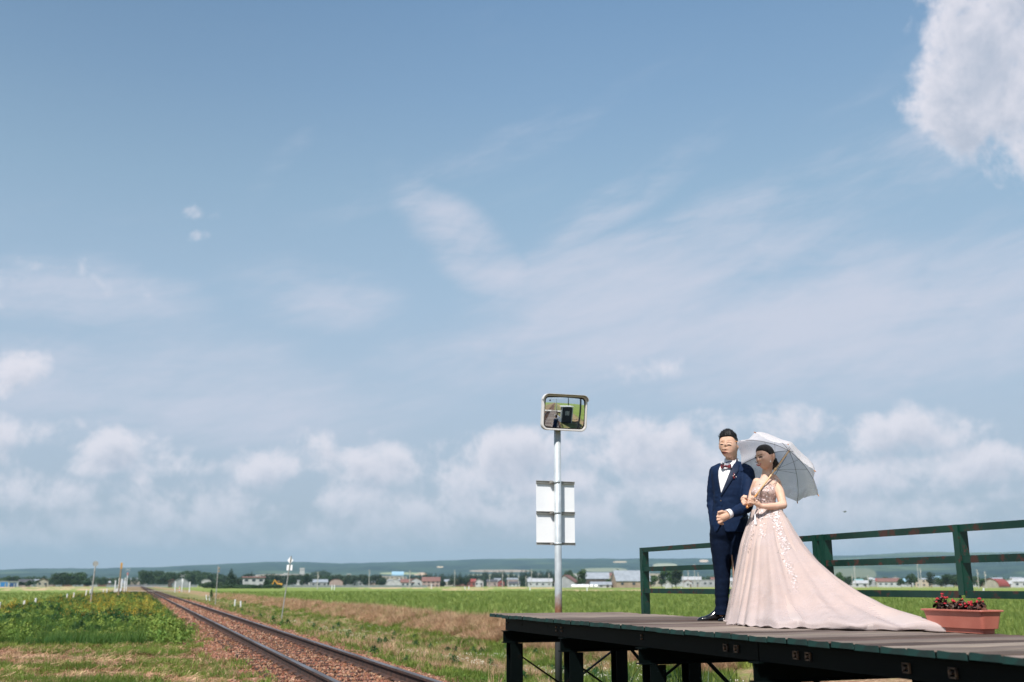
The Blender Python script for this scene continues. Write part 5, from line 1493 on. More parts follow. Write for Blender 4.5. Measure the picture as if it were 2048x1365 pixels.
k_ = .954; pa_ = .849; e1l = Vector((math.sin(pa_), 0, -math.cos(pa_))); al = Vector((math.cos(pa_) * k_, .30, math.sin(pa_) * k_)).normalized(); e1l = (e1l - al * e1l.dot(al)).normalized(); e2l = al.cross(e1l)
RM = (br.M.to_3x3() @ Matrix((e1l, e2l, al)).transposed()).to_4x4() @ Matrix.Rotation(-.232, 4, 'Z')
par.matrix_world = Matrix.Translation(pc) @ RM
RR, HH = .405, .215
def pr(r0): return HH * (1 - (r0 / RR) ** 1.75) ** .80 if r0 < RR else 0.
NS, NRr = 12, 18
V_, F_ = [], []
for j in range(NRr + 1):
    t = j / NRr
    for i in range(8 * NS):
        s_ = (i % NS) / NS; a_ = 2 * math.pi * i / (8 * NS)
        sag = math.sin(math.pi * s_)
        rr_ = RR * t * (1 - .135 * sag * t ** 1.4)
        zz = pr(min(RR * t, RR * .9999)) - .020 * sag * t ** 1.5 * (1 - .4 * t)
        if j == NRr: zz += .004 * math.sin(i * 2.9)
        V_.append((rr_ * math.cos(a_), rr_ * math.sin(a_), zz + .002 * mnoise.noise(Vector((rr_ * math.cos(a_) * 30, rr_ * math.sin(a_) * 30, 0)))))
n_ = 8 * NS
F_ = [(j * n_ + i, j * n_ + (i + 1) % n_, (j + 1) * n_ + (i + 1) % n_, (j + 1) * n_ + i) for j in range(NRr) for i in range(n_)]
cme = np_mesh('canopy', V_, F_); cme.shade_smooth(); link('canopy', cme, par, M_lace)
rib_pts = [(RR * t, 0, pr(min(RR * t, RR * .9999)) - .004) for t in np.linspace(.02, 1, 12)]
mbr = MB(); mbr.tube(rib_pts, .0018, 5); rib_me = mbr.mesh('rib')
mbt = MB(); mbt.tube([(RR * .985, 0, .0), (RR * 1.03, 0, -.010)], .0042, 8); tip_me = mbt.mesh('rib_tip')
mbs = MB(); mbs.tube([(.008, 0, -.02), (RR * .52, 0, pr(RR * .52) - .006)], .0012, 4); strut_me = mbs.mesh('strut')
for k in range(8):
    a_ = k * math.pi / 4
    rb = link('rib', rib_me, par, M_wire, rot=(0, 0, a_)); link('rib_tip', tip_me, rb, M_bamboo_d); link('strut', strut_me, rb, M_wire)
mb = MB(); mb.tube([(0, 0, -.36), (0, 0, HH + .002)], .0068, 10); mb.build('shaft', M_bamboo, par, smooth=True)
mb = MB(); mb.tube([(0, 0, HH), (0, 0, HH + .035), (0, 0, HH + .055)], [.0075, .0095, .006], 10); mb.build('ferrule', M_bamboo, par, smooth=True)
mb = MB(); mb.tube([(0, 0, -.498), (0, 0, -.49), (0, 0, -.46), (0, 0, -.44), (0, 0, -.42), (0, 0, -.36), (0, 0, -.33)], [.009, .0115, .0115, .009, .0095, .009, .0075], 12); mb.build('grip', M_bamboo_d, par, smooth=True)
mb = MB(); mb.tube([(0, 0, -.035), (0, 0, -.01)], .012, 10); mb.build('runner', M_bamboo, par, smooth=True)
# closing ribbon with its button, and the tassel at the grip
mb = MB(); a0 = Vector((.30, .15, pr(.335))); mb.tube([a0, a0 + Vector((.03, .01, -.05)), a0 + Vector((.02, .0, -.09))], [.006, .011, .003], 8); mb.build('closing_ribbon', M_lace, par)
ts = MB(); p0 = br.M @ br.L(1509, 1012, -.20); Pi = par.matrix_world.inverted()
tl = [br.L(1506, 1010, -.21), br.L(1509.5, 1022, -.19), br.L(1510, 1029, -.19)]
ts.tube([Pi @ (br.M @ q) for q in tl], .0016, 5)
tassel = MB(); top = br.L(1510, 1029, -.19)
for k in range(26):
    a_ = k * 2.4; q = .011 * math.sqrt((k + .5) / 26)
    tassel.tube([Pi @ (br.M @ (top + Vector((q * .35 * math.cos(a_), q * .35 * math.sin(a_), 0)))), Pi @ (br.M @ (top + Vector((q * 1.1 * math.cos(a_), q * 1.1 * math.sin(a_), -.085))))], .0018, 4)
ts.build('cord', M_shirt, par); tassel.build('tassel', M_shirt, par, kind='stuff')
# ------------------------------------------------------------------ trackside posts and signs
M_white_post = mat('white_post', (.80, .82, .86), (.62, .64, .66), scale=8, rough=.6)
M_grey_post = mat('weathered_post', (.36, .37, .36), (.24, .23, .21), scale=6, rough=.8)
M_tan_post = mat('tan_wooden_post', (.30, .23, .15), (.20, .15, .10), scale=6, rough=.9)
M_yelpaint = mat('yellow_paint', (.62, .33, .04), (.50, .25, .03), scale=8, rough=.5)
M_redpaint = mat('red_paint', (.36, .05, .035), (.26, .04, .03), scale=8, rough=.6)
def at(x, y_base, z=-.3):
    """a point on the ground: along the sight line through (x, y_base) where it reaches height z"""
    d = ray(x, y_base); t = (z - CAM_Z) / d.z; p = Vector((0, 0, CAM_Z)) + d * t
    return Vector((p.x, p.y, 0))
def marker(x, y, h, lean, label, r=.055):
    p = Vector((x, y, float(ground_z(x, y)) - .05))
    mb = MB(); mb.tube([(0, 0, 0), (lean * h, 0, h - .015), (lean * h, 0, h)], [r, r, r * .7], 10)
    o = mb.build('marker_post', M_white_post, smooth=False, loc=p, label=label, cat='marker post', group='short white marker posts beside the line')
    return o
MK = [(-5.62, 50.2, .60, .0, 'leftmost short white marker post cut by the picture edge'), (-5.62, 60.5, .58, .06, 'white marker post in weeds, left one of the second pair'),
      (-5.66, 67.5, .62, .05, 'white marker post in weeds, right one of the second pair'), (-5.5, 94, .62, .03, 'left one of the third pair of white markers on the left verge'),
      (-5.1, 96, .72, .05, 'right one of the third pair of white markers on the left verge'), (-4.9, 114, .80, .06, 'left one of two close white markers beside the round-topped grey post'),
      (-4.7, 118, .92, .07, 'taller white marker touching the round-topped grey post'), (-4.3, 150, .7, .02, 'small far white marker right of the round-topped post, left of its pair'), (-4.0, 156, .75, .04, 'small far white marker right of the round-topped post, right of its pair'),
      (8.05, 92, .62, .02, 'left marker of the near white pair on the brown bank'), (7.95, 85.5, .62, -.02, 'right marker of the near white pair on the brown bank'),
      (7.9, 128, .66, -.1, 'left marker of the far white pair on the brown bank'), (7.8, 121, .66, -.08, 'right marker of the far white pair on the brown bank')]
for m_ in MK: marker(*m_)
def ppost(name, x, y, h, lean, r, m, label, cat, head=None):
    z0 = float(ground_z(x, y)) - .1
    e = empty(name, (x, y, z0), label=label, cat=cat)
    mb = MB(); mb.tube([(0, 0, 0), (lean * h, 0, h)], r, 8); mb.build('pole', m, e)
    if head: head(e, lean * h, h)
    return e
def h_round(e, x, h):
    mb = MB(); mb.tube([(x, -.02, h), (x, .02, h)], .16, 16); mb.build('disc', M_grey_post, e)
def h_yellow(e, x, h):
    mb = MB(); mb.box((x, 0, h - .05), (.16, .12, .50)); mb.tube([(x, 0, h + .18), (x, 0, h + .24)], [.08, .03], 6); mb.build('yellow_cap', M_yelpaint, e)
def h_diamond(e, x, h):
    mb = MB(); mb.prism([(x - .62 * .9, h - .42), (x - .06, h - .42 + .64), (x + .50, h - .42), (x - .06, h - .42 - .64)], .06, .075)
    s_ = mb.build('diamond_sign', M_sign_back, e)
    mb = MB(); mb.prism([(x - .62, h - 2.05), (x - .62, h - 1.15), (x + .36, h - 1.15), (x + .36, h - 2.05)], .06, .075); mb.build('square_sign', M_sign_back, e)
ppost('signal_marker', -2.5, 65, 2.52, .03, .042, M_grey_post, 'thin grey post with a round head among the weeds on the left', 'marker', h_round)
ppost('yellow_topped_post', -1.52, 97, 3.05, .015, .07, M_tan_post, 'tan wooden post with a yellow top on the left verge', 'post', h_yellow)
# the leaning sign seen from behind, between line and paddy
z0 = float(ground_z(6.1, 46.5)) - .05
e = empty('railway_sign', (6.1, 46.5, z0), -YAW, label='leaning thin pole with a white diamond above a white square', cat='sign')
mb = MB(); mb.tube([(0, 0, 0), (.30, 0, 2.85)], .024, 8); mb.build('pole', M_grey_post, e)
mb = MB(); mb.prism([(.135, 2.66), (.27, 2.83), (.405, 2.66), (.27, 2.49)], .03, .036); mb.build('diamond_sign', M_sign_back, e)
mb = MB(); mb.prism([(.12, 2.22), (.125, 2.46), (.375, 2.46), (.37, 2.22)], .03, .036); mb.build('square_sign', M_sign_back, e)
z0 = float(ground_z(5.8, 83)) - .05
e = empty('trackside_post', (5.8, 83, z0), -YAW, label='thin grey pole with two small brown arms on the right verge', cat='post')
mb = MB(); mb.tube([(0, 0, 0), (.03, 0, 3.05)], .035, 8); mb.build('pole', M_grey_post, e)
for zz in (2.85, 2.62): mb = MB(); mb.box((.10, 0, zz), (.16, .05, .10)); mb.build('arm', M_tan_post, e)
# signals and equipment boxes by the far crossing
def small_signal(x, y, h, label, colr, w=.28):
    z0 = -.3; e = empty('crossing_signal', (x, y, z0), label=label, cat='signal')
    mb = MB(); mb.tube([(0, 0, 0), (0, 0, h)], .07, 8); mb.build('pole', M_white_post, e)
    mb = MB(); mb.box((0, 0, h - w), (w, .12, w * 1.9)); mb.build('signal_head', colr, e)
    mb = MB(); mb.bar((-.45, -.05, h + .25), (.45, -.05, h + .75), .03, .12, up=(0, 1, 0)); mb.build('cross_board', M_white_post, e)
    mb = MB(); mb.bar((-.45, .01, h + .75), (.45, .01, h + .25), .03, .12, up=(0, 1, 0)); mb.build('cross_board', M_white_post, e)
small_signal(-1.9, 205, 3.6, 'white crossing signal with red lamps left of the vanishing rails', M_redpaint)
small_signal(8.0, 205, 2.5, 'white crossing signal with crossed boards right of the vanishing rails', M_white_post, .34)
e = empty('equipment_cabinet', (-2.4, 150, -.3), label='small white cabinet on the left verge before the far crossing', cat='cabinet')
mb = MB(); mb.box((0, 0, .45), (.62, .5, .9)); mb.build('cabinet_box', M_white_post, e, bevel=.02); mb = MB(); mb.box((0, 0, .93), (.7, .58, .06)); mb.build('lid', M_grey_post, e)
for i, (x, y, h, lb) in enumerate([(-3.6, 190, 2.1, 'white fence post nearest the cabinet at the far crossing'), (-3.1, 194, 2.5, 'second white fence post left of the far crossing'), (-2.7, 198, 2.4, 'third white fence post left of the far crossing'),
                                   (-2.2, 202, 2.6, 'fourth white fence post left of the far crossing'), (6.6, 200, 2.0, 'lone white post close right of the vanishing rails'), (9.3, 203, 1.9, 'thin white post right of the crossed boards')]):
    mb = MB(); mb.tube([(0, 0, 0), (0, 0, h)], .09, 8); mb.build('fence_post', M_white_post, loc=(x, y, -.3), label=lb, cat='post', group='white posts by the far crossing')
e = empty('striped_post', (7.4, 200, -.3), label='orange and white striped barrier post right of the far rails', cat='post')
for k in range(5): mb = MB(); mb.tube([(0, 0, .2 * k), (0, 0, .2 * k + .2)], .11, 8); mb.build('band', M_orange if k % 2 == 0 else M_white_post, e)
e = empty('bush', (6.3, 96, -.45), label='small upright dark bush on the slope beside the brown bank', cat='bush')
link('foliage', leafy(301, 260, 1.0, .34, .07), e, M_weed); mb = MB(); mb.tube([(0, 0, 0), (0, 0, .5)], .02, 5); mb.build('stem', M_tan_post, e)

# ------------------------------------------------------------------ trees of the plain
def crown_mesh(seed, kind, n):
    """many leaf clumps through an uneven crown, unit height 1, base at 0"""
    r_ = random.Random(seed); mb = MB(); blobs = []
    if kind == 'round':
        for _ in range(11):
            a = r_.uniform(0, 6.28); q = r_.random() ** .5 * .30; blobs.append((q * math.cos(a), q * math.sin(a), r_.uniform(.30, .82), r_.uniform(.13, .24)))
    elif kind == 'tall':
        for _ in range(13):
            a = r_.uniform(0, 6.28); z = r_.uniform(.22, .92); q = r_.random() ** .5 * .22 * (1.15 - z * .6); blobs.append((q * math.cos(a), q * math.sin(a), z, r_.uniform(.10, .17)))
    elif kind == 'wide':
        for _ in range(16):
            blobs.append((r_.uniform(-.9, .9), r_.uniform(-.25, .25), r_.uniform(.18, .70), r_.uniform(.22, .34)))
    else:   # conifer
        for k in range(26):
            z = .10 + .88 * k / 26; w = .27 * (1 - z) ** .85 + .015
            for q in range(5):
                a = r_.uniform(0, 6.28); blobs.append((w * .75 * math.cos(a), w * .75 * math.sin(a), z + r_.uniform(-.02, .02), w * .42 + .012))
    tot = sum(b[3] ** 2 for b in blobs)
    for (bx, by, bz, br_) in blobs:
        for _ in range(max(4, int(n * br_ ** 2 / tot))):
            d = Vector((r_.gauss(0, 1), r_.gauss(0, 1), r_.gauss(0, 1))).normalized(); rr_ = br_ * (.55 + .5 * r_.random() ** .5)
            c = Vector((bx, by, bz)) + d * rr_ * (Vector((1, 1, .85)).length / 1.64); nr = (d + Vector([r_.uniform(-.8, .8) for _ in range(3)])).normalized()
            t_ = nr.orthogonal().normalized(); t_.rotate(Matrix.Rotation(r_.uniform(0, 6.28), 3, nr)); s_ = nr.cross(t_); L_ = br_ * r_.uniform(.13, .30) * {'fir': 2.3, 'wide': 1.15}.get(kind, 1.1)
            if c.z < .03: continue
            mb.add([c - t_ * L_, c - s_ * L_ * .6, c + t_ * L_, c + s_ * L_ * .6], [(0, 1, 2, 3)])
    return np_mesh('crown', [Vector(v)[:] for v in mb.v], mb.f)
M_crown = mat('tree_crown', (.012, .036, .012), (.038, .080, .020), scale=2, rough=.7, rnd=.35, trans=(.2, (.05, .12, .015)))
M_crown_l = mat('light_tree_crown', (.03, .075, .016), (.075, .13, .03), scale=2, rough=.7, rnd=.25, trans=(.25, (.09, .18, .02)))
M_fir = mat('fir_crown', (.008, .026, .012), (.022, .050, .016), scale=2, rough=.8, rnd=.2)
M_bark = mat('bark', (.10, .075, .055), (.06, .045, .035), scale=5, rough=.95)
CR = {k: [crown_mesh(500 + i * 7 + j * 31, k, n) for i in range(c)] for j, (k, n, c) in enumerate((('round', 1300, 4), ('tall', 1200, 2), ('wide', 3600, 3), ('fir', 2400, 2)))}
tk = MB(); tk.tube([(0, 0, 0), (.01, 0, .35), (.0, .01, .7)], [.022, .015, .006], 7); tk.tube([(0, 0, .28), (.12, .03, .5)], [.01, .004], 5); tk.tube([(0, 0, .32), (-.1, -.05, .55)], [.01, .004], 5); trunk_me = tk.mesh('trunk')
GZ0 = -.55
def tree(x, D, h, w, kind, label, m=None, group=None, base=GZ0, i=0):
    """x in the photograph, D metres away, h and w metres"""
    a0, _ = px(x, 1170); a_ = R(a0) + YAW; p = (math.sin(a_) * D, math.cos(a_) * D, base)
    e = empty('fir_tree' if kind == 'fir' else ('hedge' if kind == 'wide' and h < 4 else 'tree'), p, -a_, label=label, cat='hedge' if kind == 'wide' and h < 4 else 'tree', group=group)
    nw = {'round': .92, 'tall': .62, 'wide': 2.2, 'fir': .60}[kind]
    cme_ = CR[kind][(i * 3 + int(x)) % len(CR[kind])]
    c = link('crown', cme_, e); c.scale = (w / nw, w / nw if kind != 'wide' else h, h)
    if not cme_.materials: cme_.materials.append(None)
    c.material_slots[0].link = 'OBJECT'; c.material_slots[0].material = m or (M_fir if kind == 'fir' else M_crown)
    t_ = link('trunk', trunk_me, e, M_bark); t_.scale = (h, h, h)
    return e

# ------------------------------------------------------------------ houses of the town
WC = {}
def wm(name, c, c2=None, rough=.8):
    if name not in WC: WC[name] = mat(name, c, c2 or tuple(q * .8 for q in c), scale=.6, rough=rough)
    return WC[name]
M_pane = mat('dark_window_pane', (.03, .04, .05), rough=.12, spec=.8)
win_me = None
def house(x, D, w, d, h, roof, wallm, roofm, label, name='house', wins=3, floors=1, rz=0., base=GZ0, rh=None, cat='house', group=None):
    """w along the view's left-right, d deep, h to the eaves; roof: gable_x (ridge across), gable_y (gable to the viewer), flat, barn, shed"""
    a0, _ = px(x, 1170); a_ = R(a0) + YAW; p = (math.sin(a_) * D, math.cos(a_) * D, base)
    e = empty(name, p, -a_ + R(rz), label=label, cat=cat, group=group)
    rh = rh if rh is not None else min(w, d) * .28
    mb = MB(); mb.box((0, 0, h / 2), (w, d, h))
    if roof == 'gable_y': mb.prism([(-w / 2, h + .01), (w / 2, h + .01), (0, h + rh)], -d / 2 + .01, d / 2 - .01)
    elif roof == 'gable_x': mb.prism([(-d / 2, h + .01), (d / 2, h + .01), (0, h + rh)], -w / 2 + .01, w / 2 - .01, 'YZ')
    elif roof == 'barn': mb.prism([(w / 2 * math.cos(q), h + .01 + rh * math.sin(q)) for q in np.linspace(0, math.pi, 12)], -d / 2 + .01, d / 2 - .01)
    elif roof == 'barn_x': mb.prism([(d / 2 * math.cos(q), h + .01 + rh * math.sin(q)) for q in np.linspace(0, math.pi, 12)], -w / 2 + .01, w / 2 - .01, 'YZ')
    mb.build('wall', wallm, e)
    o_ = .45; t_ = .18; mb = MB()
    if roof == 'gable_y':
        for s_ in (-1, 1): mb.add([(s_ * (w / 2 + o_), y_, h - o_ * rh / (w / 2) + q) for q in (.03, .03 + t_) for y_ in (-d / 2 - o_, d / 2 + o_)] + [(0, y_, h + rh + q) for q in (.03, .03 + t_) for y_ in (-d / 2 - o_, d / 2 + o_)], [(0, 1, 3, 2), (4, 5, 7, 6), (0, 4, 5, 1), (2, 3, 7, 6), (0, 2, 6, 4), (1, 5, 7, 3)])
    elif roof == 'gable_x':
        for s_ in (-1, 1): mb.add([(x_, s_ * (d / 2 + o_), h - o_ * rh / (d / 2) + q) for q in (.03, .03 + t_) for x_ in (-w / 2 - o_, w / 2 + o_)] + [(x_, 0, h + rh + q) for q in (.03, .03 + t_) for x_ in (-w / 2 - o_, w / 2 + o_)], [(0, 1, 3, 2), (4, 5, 7, 6), (0, 4, 5, 1), (2, 3, 7, 6), (0, 2, 6, 4), (1, 5, 7, 3)])
    elif roof in ('barn', 'barn_x'):
        ww, dd = (w, d) if roof == 'barn' else (d, w)
        qs = np.linspace(-.05, math.pi + .05, 14); rr_ = []
        for y_ in (-dd / 2 - .3, dd / 2 + .3):
            ring = [((ww / 2 + .05) * math.cos(q), h + (rh + .05) * math.sin(q)) for q in qs] + [((ww / 2 + .25) * math.cos(q), h + (rh + .25) * math.sin(q)) for q in qs[::-1]]
            rr_.append([(a, y_, b_) if roof == 'barn' else (y_, a, b_) for a, b_ in ring])
        mb.rings(rr_)
    elif roof == 'shed': mb.add([(x_, y_, h + q + (.5 if y_ > 0 else .05)) for q in (0, .2) for y_ in (-d / 2 - o_, d / 2 + o_) for x_ in (-w / 2 - o_, w / 2 + o_)], [(0, 1, 3, 2), (4, 6, 7, 5), (0, 4, 5, 1), (2, 3, 7, 6), (0, 2, 6, 4), (1, 5, 7, 3)])
    else: mb.box((0, 0, h + .15), (w + .5, d + .5, .28))
    mb.build('roof', roofm, e)
    for fl in range(floors):
        for k in range(wins):
            xx = -w / 2 + w * (k + .5) / wins; zz = h / floors * (fl + .55); ww = min(1.5, w / wins * .5); hh = min(1.2, h / floors * .4)
            mb = MB(); mb.box((xx, -d / 2 - .03, zz), (ww, .1, hh)); mb.build('window', M_pane, e)
    if wins and w < 14: mb = MB(); mb.box((w * .32, -d / 2 - .03, 1.0), (.9, .08, 1.95)); mb.build('door', wm('brown_door', (.12, .08, .06)), e)
    return e
W_w = wm('white_wall', (.42, .43, .45)); W_c = wm('cream_wall', (.38, .34, .29)); W_b = wm('beige_wall', (.44, .36, .28)); W_g = wm('grey_wall', (.30, .31, .33)); W_d = wm('dark_wood_wall', (.085, .065, .055)); W_p = wm('pinkish_wall', (.34, .26, .24)); W_t = wm('tan_board_wall', (.32, .24, .18))
R_r = wm('red_roof', (.26, .055, .048)); R_b = wm('blue_roof', (.05, .18, .38)); R_g = wm('grey_metal_roof', (.30, .33, .37), rough=.45); R_d = wm('dark_roof', (.075, .075, .085)); R_br = wm('reddish_brown_roof', (.20, .10, .085)); R_t = wm('turquoise_roof', (.16, .34, .36)); R_w = wm('pale_roof', (.40, .41, .43)); R_s = wm('sky_blue_roof', (.28, .46, .60)); W_blue = wm('blue_panel', (.03, .20, .52))
